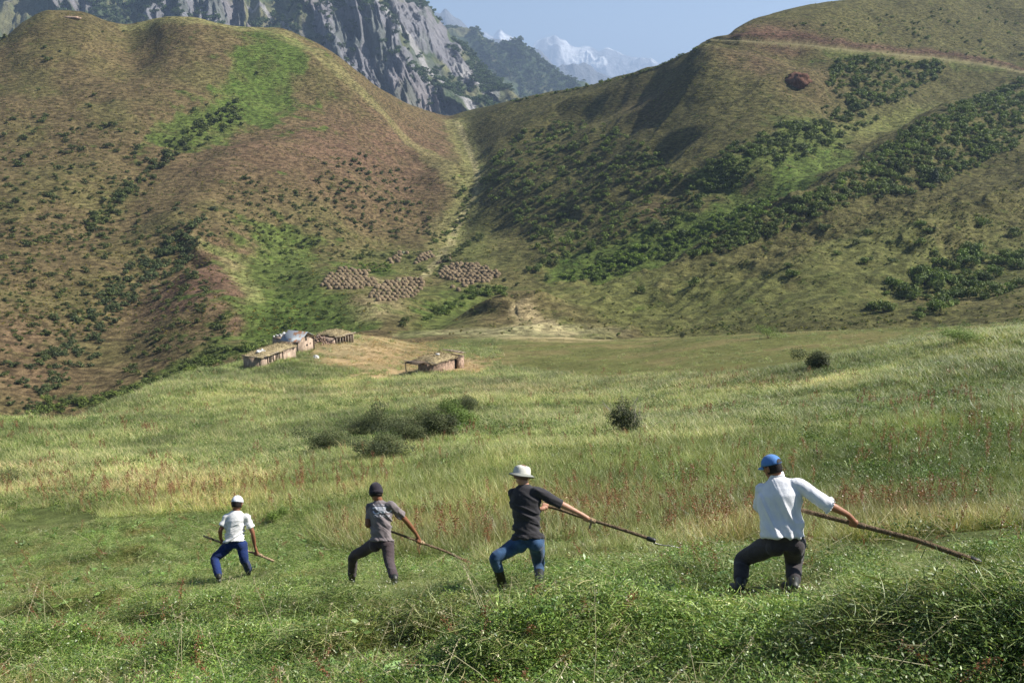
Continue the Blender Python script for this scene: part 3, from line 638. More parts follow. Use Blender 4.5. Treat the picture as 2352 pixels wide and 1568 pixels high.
zone('shrub on the hummocky lower right slope', [(1194.4 + x * .4922 + 0, 514.5 + y * .4922) for x, y in ((60,65),(130,65),(210,100),(330,120),(1030,60),(1165,65),(710,160),(565,320),(815,290),(1140,120),(1250,200),(1270,245),(1475,145),(1570,95),(1630,50),(1720,90),(1870,95),(1910,40),(1610,180),(1735,180),(900,195),(105,185),(150,190),(80,220),(40,215),(125,260),(870,90),(1940,150),(2080,130),(640,30),(760,50),(1880,10),(2150,10),(2300,60),(1300,20),(1420,30))], 15, 32, (1.1, 1.2, .9))
zone('lone small shrub high on the left hill', [(104,110),(101,131),(110,140),(137,119),(89,208),(215,221),(261,233),(205,246),(475,242),(499,224),(445,255),(285,74),(237,76),(5,92),(12,88),(590,170)], 8, 17, LEFT)
allb = []
for zi, (text, pts, lo, hi, tint) in enumerate(Z_):
    W = hit([p[0] for p in pts], [p[1] for p in pts], ZG)
    for w in W:
        if np.isnan(w[0]) or w[1] < 120: continue
        s = 1.2 * (lo + (hi - lo) * r_.random() ** 1.3); dep = w[1] * cp_ - w[2] * sp_
        allb.append((s, w, s * dep / FPX, zi))
PLW = (('left', 'middle', 'right'), ('upper', 'centre', 'lower'))
allb.sort(key=lambda t: -t[0] - (6 if t[3] >= 16 else 0))
NIND = 290
prj = {}
for zi_ in range(len(Z_)):
    q = [project(*w)[:2] for s, w, m_, z in allb[:NIND] if z == zi_]
    if q: prj[zi_] = (np.percentile([a[0] for a in q], [33, 66]), np.percentile([a[1] for a in q], [33, 66]), np.median([s for s, w, m_, z in allb[:NIND] if z == zi_]))
def place_word(x, y, tx, ty):
    i = int(x > tx[0]) + int(x > tx[1]); j = int(y > ty[0]) + int(y > ty[1]); v = ('upper', 'middle', 'lower')[j]; h = ('left', 'centre', 'right')[i]
    return 'central part' if (i, j) == (1, 1) else '%s %s part' % (v, h)
for i, (s, w, m_, zi) in enumerate(allb[:NIND]):
    o = bpy.data.objects.new('shrub', SHR[int(r_.integers(0, 6))]); scene.collection.objects.link(o)
    o.location = (w[0], w[1], w[2] - .05 * m_); o.rotation_euler = (0, 0, r_.uniform(0, 6.28)); k = m_ * 1.05; o.scale = (k, k * r_.uniform(.85, 1.1), k * r_.uniform(.85, 1.15))
    t = np.array(Z_[zi][4]) * r_.uniform(.75, 1.25); o.color = (t[0], t[1] * r_.uniform(.95, 1.05), t[2], 1)
    qx, qy = project(*w); T = prj[zi]; nz = sum(1 for a in allb[:NIND] if a[3] == zi); lab = Z_[zi][0]
    if nz > 2: lab = (('larger ' if s > T[2] else 'smaller ') + lab if not lab.startswith(('small', 'lone')) else lab) + ', ' + place_word(qx, qy, T[0], T[1])
    if len(lab.split()) > 16: lab = lab.replace('larger ', '').replace('smaller ', '')
    tag(o, lab, 'shrub', group=Z_[zi][0].replace('shrub', 'shrubs', 1))
rest = allb[NIND:]; P = np.array([w for _, w, _, _ in rest]); n = len(P)
scatter('small_shrubs', P - np.array([0, 0, .05]), np.stack([np.zeros(n), np.zeros(n), r_.uniform(0, 6.28, n)], 1), np.array([m_ for _, _, m_, _ in rest]) * r_.uniform(.9, 1.15, n), r_.integers(0, 4, n),
        np.array([Z_[zi][4] for _, _, _, zi in rest]) * r_.uniform(.7, 1.3, n)[:, None], SHRI, 'countless small dark shrubs dotted over both hillsides', 'shrubs')
print('shrubs', len(allb))
# low tussocks and herbs on the hills
def inst_random(n, r, tilt=.15): return np.stack([r.normal(size=n) * tilt, r.normal(size=n) * tilt, r.uniform(0, 6.28, n)], 1)
n = 20000; px = r_.uniform(-60, 2412, n); py = r_.uniform(0, 770, n); W = hit(px, py, ZG); ok = ~np.isnan(W[:, 0]) & (W[:, 1] > 150); W = W[ok]; px, py = px[ok], py[ok]
dens = .35 + .65 * (fbm(W[:, 0] / 22, W[:, 1] / 22, octv=3, seed=31) > -.05); gr = ((px < 740) & (py > 520) & (px > 590)); vfm = np.exp(-((px - 1150) / 330) ** 4 - ((py - 690) / 95) ** 4) + np.exp(-((px - 1900) / 500) ** 4 - ((py - 660) / 85) ** 4)
keep = r_.random(len(W)) < dens * (1 - .85 * np.clip(vfm, 0, 1)); W = W[keep]; px = px[keep]; n = len(W)
tn = np.where((px < 1060)[:, None], np.array([[1.35, 1.25, .95]]), np.array([[1.15, 1.25, .85]])) * r_.uniform(.6, 1.5, n)[:, None] * np.array([1, 1, 1.0]); warm = r_.random(n) < .45; tn[warm] *= np.array([1.7, 1.2, 1.0])
scatter('tussocks', W, inst_random(n, r_, .1), r_.uniform(.4, 1.0, n), r_.integers(0, 4, n), tn, SHRI, 'dry tussocks and low herbs covering the hillsides', 'tussocks')
# the lone juniper on the right slope
def conifer(px_, py_, hpx, label):
    w = hit(px_, py_, ZG)[0]; dep = w[1]*cp_ - w[2]*sp_; h = hpx * dep / FPX; r = np.random.default_rng(int(px_)); root = empty('juniper_tree', tuple(w)); m = MB(); P = []; N = []
    for i in range(1500):
        t = r.random() ** .8; z = .12 + .88 * t; rad = .27 * (1 - t) ** .55 * (1 + .2 * math.sin(9 * t + 3)) * r.uniform(.7, 1.05); a = r.uniform(0, 6.28); P.append((rad*math.cos(a), rad*math.sin(a), z)); N.append((math.cos(a), math.sin(a), .5))
    P = np.array(P) * h; N = np.array(N); N += r.normal(size=N.shape) * .5; N /= np.linalg.norm(N, axis=1)[:, None]; V, Q = leaf_quads(P, N, .085*h, .05*h, r)
    m.add(V, Q, np.repeat(np.array((.05,.075,.03)) * r.uniform(.6, 1.3, len(P))[:, None], 4, 0)); o = link('crown', m.mesh('crown'), M_leaf, root)
    t = MB(); t.tube([(0,0,-.3),(0.02*h,0,.2*h),(0,0,.7*h)], [.045*h,.035*h,.01*h], 7); link('trunk', t.mesh('trunk', True), M_bark, root); tag(root, label, 'tree'); return root
conifer(2147, 420, 34, 'dark upright juniper standing alone on the right slope below the shrubby spur')
# trees on the far mountain slopes (a wood nobody could count)
def far_trees(name, S, n, lo, hi, test, label, seed):
    r = np.random.default_rng(seed); o_, X, Y, Z = S; i = r.integers(5, X.shape[0] - 8, n * 6); j = r.integers(0, X.shape[1] - 1, n * 6); p = np.stack([X[i, j], Y[i, j], Z[i, j]], 1); px, py = project(p[:, 0], p[:, 1], p[:, 2])
    ok = test(px, py, p) ; p = p[ok][:n]; m = len(p)
    return scatter(name, p, np.stack([np.zeros(m), np.zeros(m), r.uniform(0, 6.28, m)], 1), r.uniform(lo, hi, m), r.integers(0, 4, m), np.array([[.55, .75, .62]]) * r.uniform(.7, 1.2, m)[:, None], SHRI, label, 'wood')
far_trees('mountain_junipers', mC, 4200, 7, 17, lambda x, y, p: (x > -50) & (x < 1200) & (y > -20) & (fbm(p[:,0]/120, p[:,1]/120, octv=3, seed=51) > -.05) & ~((x > 690) & (x < 1000) & (y > 30) & (r_.random(len(x)) < .7)), 'dark junipers dotted over the rocky mountain', 1)
far_trees('ridge_junipers', mD, 2600, 9, 22, lambda x, y, p: (x > 1000) & (fbm(p[:,0]/140, p[:,1]/140, octv=3, seed=52) > -.1), 'dark wood scattered over the ridge behind the cliff', 2)
# ------------------------------------------------------------------ grass, cut hay and weeds in front
def blades(m, r, n, spread, h, w, lean, cols, droop=.35, lie=False, dirn=None, segs=3, base_z=0.0):
    V = []; Q = []; Cc = []; k = 0
    for i in range(n):
        a = r.uniform(0, 6.28) if dirn is None else dirn + r.normal() * .5
        b0 = np.array([r.normal() * spread, r.normal() * spread, base_z + (r.uniform(.0, .09) if lie else 0)])
        L = h * r.uniform(.55, 1.25); ww = w * r.uniform(.6, 1.3)
        d = np.array([math.cos(a), math.sin(a), 0]); s = np.array([-d[1], d[0], 0])
        ln = lean * r.uniform(.3, 1.5); pts = []
        if lie:
            el = r.normal() * .22; bend = r.normal() * .5
            for j in range(segs + 1):
                t = j / segs - .5; pts.append(b0 + d * L * t + s * bend * L * t * t + np.array([0, 0, el * L * t + .03 - .12 * L * t * t * 2]))
            if r.random() < .5: s = np.array([0, 0, 1.0])
        else:
            for j in range(segs + 1):
                t = j / segs; pts.append(b0 + d * L * (ln * t + droop * ln * t * t) + np.array([0, 0, L * t * (1 - .35 * min(ln, 1.2) * t)]))
        c = np.array(cols[int(r.integers(0, len(cols)))]) * r.uniform(.7, 1.35)
        for j, p in enumerate(pts):
            wj = ww * (1 - (j / segs) ** 1.8 * .9) if not lie else ww * (1 - abs(j / segs - .4) ** 2 * 2.2)
            V += [p - s * wj / 2, p + s * wj / 2]; Cc += [c, c]
        for j in range(segs): Q.append((k + 2*j, k + 2*j + 1, k + 2*j + 3, k + 2*j + 2))
        k += 2 * (segs + 1)
    m.add(V, Q, np.array(Cc))
def leaves(m, r, n, spread, zlo, zhi, size, cols, asp=.55, upb=.9):
    P = np.stack([r.normal(size=n) * spread, r.normal(size=n) * spread, r.uniform(zlo, zhi, n)], 1); N = r.normal(size=(n, 3)) * .6; N[:, 2] += upb; N /= np.linalg.norm(N, axis=1)[:, None]
    s = size * r.uniform(.6, 1.5, n); V, Q = leaf_quads(P, N, s, s * asp, r); c = np.array(cols)[r.integers(0, len(cols), n)] * r.uniform(.7, 1.35, n)[:, None]; m.add(V, Q, np.repeat(c, 4, 0))
G1, G2, G3, G4 = (.125,.19,.038), (.19,.255,.056), (.068,.12,.024), (.34,.40,.16)
PALE, PALE2, RUST, RUST2 = (.45,.40,.20), (.30,.32,.12), (.22,.09,.045), (.29,.14,.07)
kinds = {}
def kind(name, fn, n=3):
    L = []
    for i in range(n):
        m = MB(); r = np.random.default_rng(hash_(name) + i); fn(m, r); me_ = m.mesh('%s_%d' % (name, i)); me_.materials.append(M_blade); L.append(me_)
    kinds[name] = L
def hash_(s): return sum(ord(c) * (i + 7) for i, c in enumerate(s))
def k_stand(m, r): blades(m, r, 46, .12, .26, .007, .8, (G1, G2, G4, G2, PALE2)); blades(m, r, 9, .11, .48, .006, .35, (PALE, PALE2), segs=3)
def k_mown(m, r): blades(m, r, 80, .13, .09, .006, .9, (G2, G1, G4, G3)); leaves(m, r, 70, .13, .01, .05, .016, (G1, G2, G4, G1)); blades(m, r, 16, .14, .2, .0045, 1, (G4, PALE, G2), lie=True)
def k_hay(m, r):
    a = r.uniform(0, 6.28); blades(m, r, 46, .10, .27, .006, 1, (G2, G4, G4, G1, PALE2, G3), lie=True, dirn=a); blades(m, r, 18, .12, .24, .005, 1, (PALE, G4, G2), lie=True); leaves(m, r, 110, .14, .02, .10, .018, (G2, G1, G4, G1))
def k_weed(m, r):
    for i in range(9):
        e = np.array([r.normal() * .09, r.normal() * .09, r.uniform(.06, .15)]); m.tube([(e[0]*.2, e[1]*.2, 0), e * .6, e], [.003, .002, .001], 3, G1)
        P = e + r.normal(size=(14, 3)) * np.array([.035, .035, .03]); N = r.normal(size=(14, 3)) * .5; N[:, 2] += 1; N /= np.linalg.norm(N, axis=1)[:, None]; s = .021 * r.uniform(.6, 1.3, 14); V, Q = leaf_quads(P, N, s * 1.15, s * .45, r)
        m.add(V, Q, np.repeat(np.array((G1, G3, G2))[r.integers(0, 3, 14)] * r.uniform(.8, 1.25, 14)[:, None], 4, 0))
def k_dock(m, r):
    h = r.uniform(.4, .6); t = np.array([r.normal() * .1, r.normal() * .1, h]); m.tube([(0, 0, 0), t * .5 + r.normal(size=3) * .01, t], [.005, .004, .002], 3, RUST2); n = 90
    u = r.uniform(.45, 1, n)[:, None]; P = t * u + r.normal(size=(n, 3)) * np.array([.028, .028, .02]); N = r.normal(size=(n, 3)); N /= np.linalg.norm(N, axis=1)[:, None]; s = .020 * r.uniform(.6, 1.5, n); V, Q = leaf_quads(P, N, s, s * .8, r)
    m.add(V, Q, np.repeat(np.array((RUST, RUST2))[r.integers(0, 2, n)] * r.uniform(.7, 1.3, n)[:, None], 4, 0)); blades(m, r, 10, .03, .2, .02, .8, (RUST2, G2))
def k_stalk(m, r):
    L = r.uniform(.5, .9); d = np.array([r.uniform(.5, 1), 0, r.uniform(.02, .3)]); d /= np.linalg.norm(d); m.tube([np.zeros(3), d * L * .5 + np.array([0, 0, .03]), d * L], [.0024, .002, .0014], 4, (.55, .5, .3))
    n = 16; u = r.uniform(.82, 1.02, n)[:, None]; P = d * L * u + r.normal(size=(n, 3)) * .008; N = r.normal(size=(n, 3)); N /= np.linalg.norm(N, axis=1)[:, None]; V, Q = leaf_quads(P, N, .022, .008, r); m.add(V, Q, (.55, .48, .3))
def k_far(m, r): blades(m, r, 50, .17, .24, .014, .8, (G1, G2, G4, G2, G3), segs=2); blades(m, r, 14, .20, .36, .009, .6, (PALE, PALE2), segs=2)
def k_herb(m, r): leaves(m, r, 120, .15, .03, .26, .045, (G1, G3, G3, G2), .5, .6)
def k_fardock(m, r):
    for i in range(5):
        x, y = r.normal(size=2) * .15; h = r.uniform(.5, .9); n = 26; P = np.stack([x + r.normal(size=n) * .03, y + r.normal(size=n) * .03, r.uniform(.35, 1, n) * h], 1); N = r.normal(size=(n, 3)); N /= np.linalg.norm(N, axis=1)[:, None]; V, Q = leaf_quads(P, N, .06, .045, r)
        m.add(V, Q, np.repeat(np.array((RUST, RUST2))[r.integers(0, 2, n)] * r.uniform(.7, 1.3, n)[:, None], 4, 0))
def k_flower(m, r): leaves(m, r, 7, .05, .10, .2, .02, ((.8, .8, .74), (.75, .75, .6))); blades(m, r, 4, .04, .15, .004, .3, (G2,))
def k_bigleaf(m, r): leaves(m, r, 9, .07, .03, .14, .085, ((.16,.27,.07), (.22,.33,.13), (.12,.22,.05)), .42, .7)
for nm, fn, n in (('stand', k_stand, 4), ('mown', k_mown, 4), ('hay', k_hay, 5), ('weed', k_weed, 3), ('dock', k_dock, 3), ('stalk', k_stalk, 3), ('far', k_far, 4), ('herb', k_herb, 3), ('fardock', k_fardock, 3), ('flower', k_flower, 2), ('bigleaf', k_bigleaf, 2)): kind(nm, fn, n)
def field(n, y0, y1, seed, amax=.60, power=1.0):
    r = np.random.default_rng(seed); Y = np.exp(r.uniform(math.log(y0), math.log(y1), n)); A = r.uniform(-amax, amax, n); X = A * Y; Z = height(X, Y, ZG); px, py = project(X, Y, Z); return r, X, Y, Z, px, py
def bd(px):  # lower limit of the uncut grass, in photo rows
    return np.interp(px, [-200, 0, 300, 700, 720, 900, 1100, 1250, 1500, 1700, 1900, 2100, 2352, 2600], [1185, 1190, 1190, 1185, 1240, 1300, 1290, 1270, 1265, 1270, 1290, 1270, 1250, 1240])
def edge(X, Y): return 55 * fbm(X / 1.6, Y / 1.6, octv=3, seed=350)
def blob(px, py, L):
    return np.maximum.reduce([np.exp(-((px - a) / rx) ** 2 - ((py - b_) / ry) ** 2) * k for a, b_, rx, ry, k in L])
DRYB = [(450,1130,460,45,1),(100,1110,250,40,.8),(800,1120,200,40,.6),(1330,1180,200,45,1),(1680,1210,120,60,1),(2050,1200,230,50,.8),(1100,1230,180,50,.6),(880,1230,120,50,.5),(1700,880,300,25,.6),(2200,800,200,40,.5),(900,900,500,25,.5)]
DARKB = [(2150,1040,300,130,1.1),(1950,1000,160,60,.5),(2300,900,150,60,.4),(900,1010,220,50,.5),(600,1060,300,40,.3),(1500,1080,250,40,.4),(150,1020,260,40,.35)]
PALEB = [(1450,930,420,60,.8),(1800,890,300,40,.8),(700,940,400,40,.5),(1150,1240,500,40,.7),(1650,1250,200,30,.7),(400,1000,260,40,.4)]
def tints(X, Y, px, py, r):
    n = len(X); n1 = fbm(X / 2.2, Y / 2.2, octv=3, seed=301); n2 = fbm(X / 9, Y / 9, octv=3, seed=302)
    t = np.ones((n, 3)) * (1 + .42 * n1 + .38 * n2)[:, None] * r.uniform(.6, 1.45, n)[:, None]; d = np.clip(blob(px, py, DRYB) * (.7 + 1.2 * n1) + .3 * n1, 0, 1)[:, None]; t *= (1 - .8 * d) + .8 * d * np.array([1.35, 1.05, 1.25])
    p = np.clip(blob(px, py, PALEB) * .6 + .4 * n2, 0, 1)[:, None]; t *= (1 - p) + p * np.array([1.3, 1.18, 1.2]); k = np.clip(blob(px, py, DARKB) - .3 * n1, 0, 1)[:, None]; t *= (1 - k) + k * np.array([.62, .72, .55]); return t
def lay_field(name, r, X, Y, Z, sc, tn, meshes, label, cat, tilt=.12, lift=-.01):
    n = len(X); scatter(name, np.stack([X, Y, Z + lift], 1), inst_random(n, r, tilt), sc, r.integers(0, len(meshes), n), tn, meshes, label, cat)
# uncut meadow
r, X, Y, Z, px, py = field(77000, 12, 95, 401, .75); n1 = fbm(X / 5, Y / 5, octv=3, seed=310)
ok = (py < bd(px) + edge(X, Y)) & (Y < 94) & ~((PY_ := (Y > 70) & (py < 860)) & (px > 1000) & (px < 2050) & (py < np.interp(px, [1000, 1400, 1650, 1900, 2050], [840, 875, 862, 842, 815]))); k = ok & (Y < 34)
lay_field('meadow_grass', r, X[k], Y[k], Z[k], (.75 + .5 * n1[k]) * r.uniform(.8, 1.2, k.sum()), tints(X[k], Y[k], px[k], py[k], r), kinds['stand'], 'tall uncut meadow grass around and beyond the mowers', 'grass', .3)
k = ok & (Y >= 30)
lay_field('far_meadow_grass', r, X[k], Y[k], Z[k], (.85 + .6 * n1[k]) * np.interp(Y[k], [30, 90], [1, 1.5]), tints(X[k], Y[k], px[k], py[k], r), kinds['far'], 'long pale green grass on the slope down to the huts', 'grass')
r, X, Y, Z, px, py = field(15000, 12, 150, 409, .75); n1 = fbm(X / 3, Y / 3, octv=3, seed=315); ok = (py < bd(px)) & (r.random(len(X)) < .25 + 1.4 * n1 + .6 * blob(px, py, DARKB)) & (Y < np.interp(np.clip(X / Y, AG[0], AG[-1]), AG, LY[8])) & ~((px > 1000) & (px < 2100) & (py < np.interp(px, [1000, 1400, 1650, 1900, 2100], [850, 885, 872, 852, 810]))) & (np.abs(px - 870) + 4 * np.abs(py - 815) > 260)
k = ok; lay_field('meadow_herbs', r, X[k], Y[k], Z[k], np.interp(Y[k], [12, 40, 150], [.7, 1.1, 2.2]) * r.uniform(.6, 1.3, k.sum()), np.array([[.85, .95, .8]]) * r.uniform(.6, 1.3, k.sum())[:, None], kinds['herb'], 'dark leafy herbs growing through the meadow', 'herbs', .1)
# slope down to the huts
r, X, Y, Z, px, py = field(60000, 85, 215, 402); n1 = fbm(X / 8, Y / 8, octv=3, seed=311); n2 = fbm(X / 3, Y / 3, octv=2, seed=312)
front = Y < np.interp(np.clip(X / Y, AG[0], AG[-1]), AG, LY[8]); yard = np.maximum(np.exp(-((px - 870) / 200) ** 4 - ((py - 815) / 40) ** 4), np.exp(-((px - 1060) / 90) ** 4 - ((py - 842) / 22) ** 4)); smooth = (px > 1150) & (py < np.interp(px, [1150, 1400, 1650, 1900, 2150, 2352], [840, 876, 862, 842, 785, 756]))
ok = front & (r.random(len(X)) > yard * .97) & (r.random(len(X)) > smooth * .93) & (r.random(len(X)) < .75 + n1) & ~((py < 800) & (px < 1500) & (r.random(len(X)) < .8))
k = ok; t = tints(X[k], Y[k], px[k], py[k], r) * np.where(n1[k] + n2[k] * .6 > .15, .8, 1.0)[:, None]
lay_field('slope_grass', r, X[k], Y[k], Z[k], r.uniform(1.1, 2.1, k.sum()) * np.where(smooth[k], .5, 1), t, kinds['far'], 'clumpy green grass below the mud huts', 'grass')
r, X, Y, Z, px, py = field(11000, 14, 160, 403, .72); n1 = fbm(X / 4, Y / 4, octv=3, seed=320); front = Y < np.interp(np.clip(X / Y, AG[0], AG[-1]), AG, LY[8]) - 3
ok = front & (py < bd(px)) & (r.random(len(X)) < np.where(Y < 36, .10, .04) + np.where(Y < 36, .9, .45) * blob(px, py, DRYB + [(700,890,380,35,1),(1100,880,200,30,.8),(2200,1000,200,100,.35),(250,960,200,50,.6)]) + .5 * n1) & ~((px > 1150) & (py < 850)) & (np.abs(px - 870) + 4 * np.abs(py - 815) > 260)
k = ok & (Y < 36); lay_field('dock_stalks', r, X[k], Y[k], Z[k], r.uniform(.7, 1.2, k.sum()), np.ones((k.sum(), 3)) * r.uniform(.8, 1.3, k.sum())[:, None], kinds['dock'], 'rust brown seeding dock stalks in the uncut grass', 'weeds', .15)
k = ok & (Y >= 36); lay_field('far_dock_stalks', r, X[k], Y[k], Z[k], r.uniform(.4, .8, k.sum()), np.ones((k.sum(), 3)) * r.uniform(.8, 1.2, k.sum())[:, None], kinds['fardock'], 'rust brown dock patches on the far meadow', 'weeds', .1)
r, X, Y, Z, px, py = field(26000, 110, 200, 408, .2); yd = np.maximum(np.exp(-((px - 870) / 200) ** 4 - ((py - 815) / 40) ** 4), np.exp(-((px - 1060) / 90) ** 4 - ((py - 842) / 22) ** 4)); k = (r.random(len(X)) < yd * (.35 + .8 * fbm(X / 4, Y / 4, octv=3, seed=316))) & (px > 600)
lay_field('yard_straw', r, X[k], Y[k], Z[k], r.uniform(.35, .9, k.sum()), np.array([[2.1, 1.25, 1.7]]) * r.uniform(.6, 1.2, k.sum())[:, None], kinds['far'], 'trampled dry straw and weeds in the yard between the huts', 'straw', .5)
# mown ground, fresh swaths
r, X, Y, Z, px, py = field(60000, 4.6, 26, 404, .90); n1 = fbm(X / 1.2, Y / 1.2, octv=3, seed=330); n2 = fbm(X / .5, Y / .5, octv=2, seed=331); ok = py > bd(px) + edge(X, Y) - 10
sw = np.zeros(len(X))
for (sx, sy, rx, ry, hh), c in zip(SWATH, SWW):
    ang = .25 * math.sin(sx); ca, sa = math.cos(ang), math.sin(ang); dx = X - c[0]; dy = Y - c[1]; sw = np.maximum(sw, np.exp(-((dx*ca + dy*sa) / rx) ** 2 - ((-dx*sa + dy*ca) / ry) ** 2))
clear = np.ones(len(X), bool); clear2 = np.ones(len(X), bool)
for gx, gy, wd_, dn_ in ((1850,1492,.5,1.9),(1985,1490,.5,1.9),(1260,1482,.5,2.4),(1350,1478,.5,2.4),(880,1464,.6,2.6),(988,1462,.6,2.6),(548,1460,.6,2.8),(622,1440,.6,2.8),(2440,1420,.7,2.2),(2380,1432,.6,2.2),(2300,1400,.4,1.5)):
    c = hit(gx * .91875, gy * .91875, ZNS)[0]; dx = X - c[0] * Y / c[1]; clear &= ~((np.abs(dx) < wd_) & (Y > c[1] - dn_) & (Y < c[1] + .35)); clear2 &= ~((np.abs(dx) < wd_ + .35) & (Y > c[1] - dn_ - 1.6) & (Y < c[1] + .4))
shade_t = lambda k, rr_: ((1 + np.clip(-n1[k] * 1.6 - .25, 0, 1)[:, None] * np.array([.55, .15, .1])) * (1 + .5 * n1[k] + .35 * n2[k])[:, None] * rr_.uniform(.65, 1.35, k.sum())[:, None])
k = ok; lay_field('mown_turf', r, X[k], Y[k], Z[k], r.uniform(.7, 1.2, k.sum()) * np.where(clear[k], .8, .45), shade_t(k, r), kinds['mown'], 'short freshly mown turf under the mowers', 'grass', .15)
k = ok & clear & (r.random(len(X)) < .62 + .8 * sw + .6 * n1); lay_field('cut_grass', r, X[k], Y[k], Z[k], r.uniform(.6, 1.0, k.sum()) * (.7 + .4 * sw[k]), shade_t(k, r), kinds['hay'], 'freshly cut grass lying in loose swaths', 'cut grass', .22, .0)
k = ok & clear & (r.random(len(X)) < .10 + .35 * (n1 > .08) + .35 * sw); lay_field('leafy_weeds', r, X[k], Y[k], Z[k], r.uniform(.7, 1.3, k.sum()), shade_t(k, r) * np.array([.95, 1, .9]), kinds['weed'], 'small leaved weeds cut among the grass', 'weeds', .3)
k = clear2 & (r.random(len(X)) < .03 + .05 * sw) & (py > 1150); lay_field('dry_stalks', r, X[k], Y[k], Z[k], r.uniform(.6, 1.1, k.sum()), np.ones((k.sum(), 3)) * r.uniform(.7, 1.1, k.sum())[:, None], kinds['stalk'], 'pale dry stalks lying over the cut grass', 'stalks', .4, .05)
k = clear2 & (r.random(len(X)) < .02 + .10 * np.exp(-((px - 1700) / 160) ** 2 - ((py - 1390) / 40) ** 2) + .02 * (n1 > .3)) & (py > 1200); lay_field('cut_dock', r, X[k], Y[k], Z[k] + .05, r.uniform(.4, .8, k.sum()), np.ones((k.sum(), 3)), kinds['dock'], 'rusty dock heads lying in the cut grass', 'weeds', 1.2)
k = (r.random(len(X)) < .02) & (py > 1150); lay_field('white_flowers', r, X[k], Y[k], Z[k], r.uniform(.6, 1.2, k.sum()), np.ones((k.sum(), 3)), kinds['flower'], 'tiny white flowers among the grass', 'flowers')
k = ok & clear2 & (r.random(len(X)) < .035); lay_field('broad_leaves', r, X[k], Y[k], Z[k], r.uniform(.7, 1.3, k.sum()), shade_t(k, r), kinds['bigleaf'], 'broad cut leaves lying on the mown grass', 'leaves', .4, .02)
# ------------------------------------------------------------------ hay heaps, huts, stones, nearer bushes
def pt_depth(px, py, dep):
    d = raydir(px, py); return Vector(tuple(d * dep))         # raydir has unit depth along the view axis
def depth_of(w): return w[1] * cp_ - w[2] * sp_
def haymat(name, c1, c2):
    b = NB(name); p = b.n('ShaderNodeTexCoord').outputs['Object']; f = b.noise(b.scalev(p, (9, 9, 22)), 1.6, 5, .7); g = b.noise(p, 2.2, 3)
    oi = b.n('ShaderNodeObjectInfo').outputs['Color']; c = b.mix(b.mapr(f, .35, .65, 0, 1), c1, c2); c = b.mix(1.0, c, _gray(b, b.mapr(g, .3, .7, .75, 1.25)), 'MULTIPLY'); c = b.mix(1.0, c, oi, 'MULTIPLY')
    b.bsdf(c, .95, b.bump(f, .06), .05); return b.m
M_hay = haymat('dry_hay', (.13,.095,.06), (.29,.225,.14))
def heap_mesh(i):
    r = np.random.default_rng(500 + i); nu, nv = 22, 10; V = []; Q = []
    for j in range(nv + 1):
        t = j / nv; a = t * PI / 2; rr = math.cos(a) ** .8; z = math.sin(a) ** .9
        for k in range(nu):
            th = 2 * PI * k / nu; n = 1 + .09 * float(vnoise(math.cos(th) * 2 + i, math.sin(th) * 2, z * 3)) + .05 * r.normal() * (t < .95)
            V.append((.5 * rr * n * math.cos(th), .5 * rr * n * math.sin(th), .58 * z * n - .06))
    for j in range(nv):
        for k in range(nu): Q.append((j*nu+k, j*nu+(k+1) % nu, (j+1)*nu+(k+1) % nu, (j+1)*nu+k))
    m = MB(); m.add(V, Q); P = r.normal(size=(160, 3)); P /= np.linalg.norm(P, axis=1)[:, None]; P[:, 2] = np.abs(P[:, 2]); V, Q = leaf_quads(P * np.array([.5, .5, .55]) * r.uniform(.96, 1.06, (160, 1)), P + r.normal(size=P.shape) * .5, .16, .02, r); m.add(V, Q)
    me = m.mesh('hay_heap_%d' % i, True); me.materials.append(M_hay); return me
HEAP = [heap_mesh(i) for i in range(4)]
def zc(x, y): return (716.6 + x * .2031, 551.3 + y * .2031)
HP = {}
def heap(px, py, w, label, group, tint=(1, 1, 1)):
    h = hit(px, py, ZG)[0]
    if np.isnan(h[0]): return
    s = w * depth_of(h) / FPX; o = bpy.data.objects.new('hay_heap', HEAP[int(r_.integers(0, 4))]); scene.collection.objects.link(o); o.location = tuple(h); k = r_.uniform(.78, 1.15)
    o.scale = (s * k, s * k, s * r_.uniform(.8, 1.2)); o.rotation_euler = (0, 0, r_.uniform(0, 6.28)); v = r_.uniform(.8, 1.2); o.color = (tint[0] * v, tint[1] * v, tint[2] * v, 1); tag(o, label, 'hay heap', group); HP.setdefault(label, []).append((o, px, py))
def heaps_in(poly, sx, sy, sh, w, label, group):
    ys = [p[1] for p in poly]; xs = [p[0] for p in poly]; y = min(ys) + sy * .4; row = 0
    while y < max(ys):
        x = min(xs) - 60 + (row % 2) * sx * .5 + sh * row
        while x < max(xs) + 60:
            xx, yy = x + r_.normal() * 5, y + r_.normal() * 3.5
            if inpoly(np.array([xx]), np.array([yy]), poly)[0]: heap(*zc(xx, yy), w, label, group)
            x += sx
        y += sy; row += 1
heaps_in([(330,325),(480,320),(500,350),(690,350),(640,420),(720,470),(700,535),(440,575),(100,540),(190,420),(220,380)], 57, 31, 4, 13.2, 'brown hay heap in the leftmost of the three big clusters', 'hay heaps in the left cluster')
heaps_in([(1000,440),(1240,440),(1290,520),(1200,630),(1060,660),(900,715),(640,670),(625,640),(690,555),(780,495)], 60, 33, 5, 13.6, 'brown hay heap in the lowest of the three big clusters', 'hay heaps in the middle cluster')
heaps_in([(1500,300),(1600,275),(1900,285),(2060,345),(2130,405),(2060,445),(1970,475),(1850,490),(1620,470),(1420,410),(1480,345)], 56, 27, 5, 13.2, 'dark brown hay heap in the rightmost of the three big clusters', 'hay heaps in the right cluster')
for x, y in ((1590,540),(1655,572),(1712,500),(1762,502),(1812,500),(1728,528)): heap(*zc(x, y), 13, 'hay heap in the small loose group just below the right cluster', 'hay heaps below the right cluster')
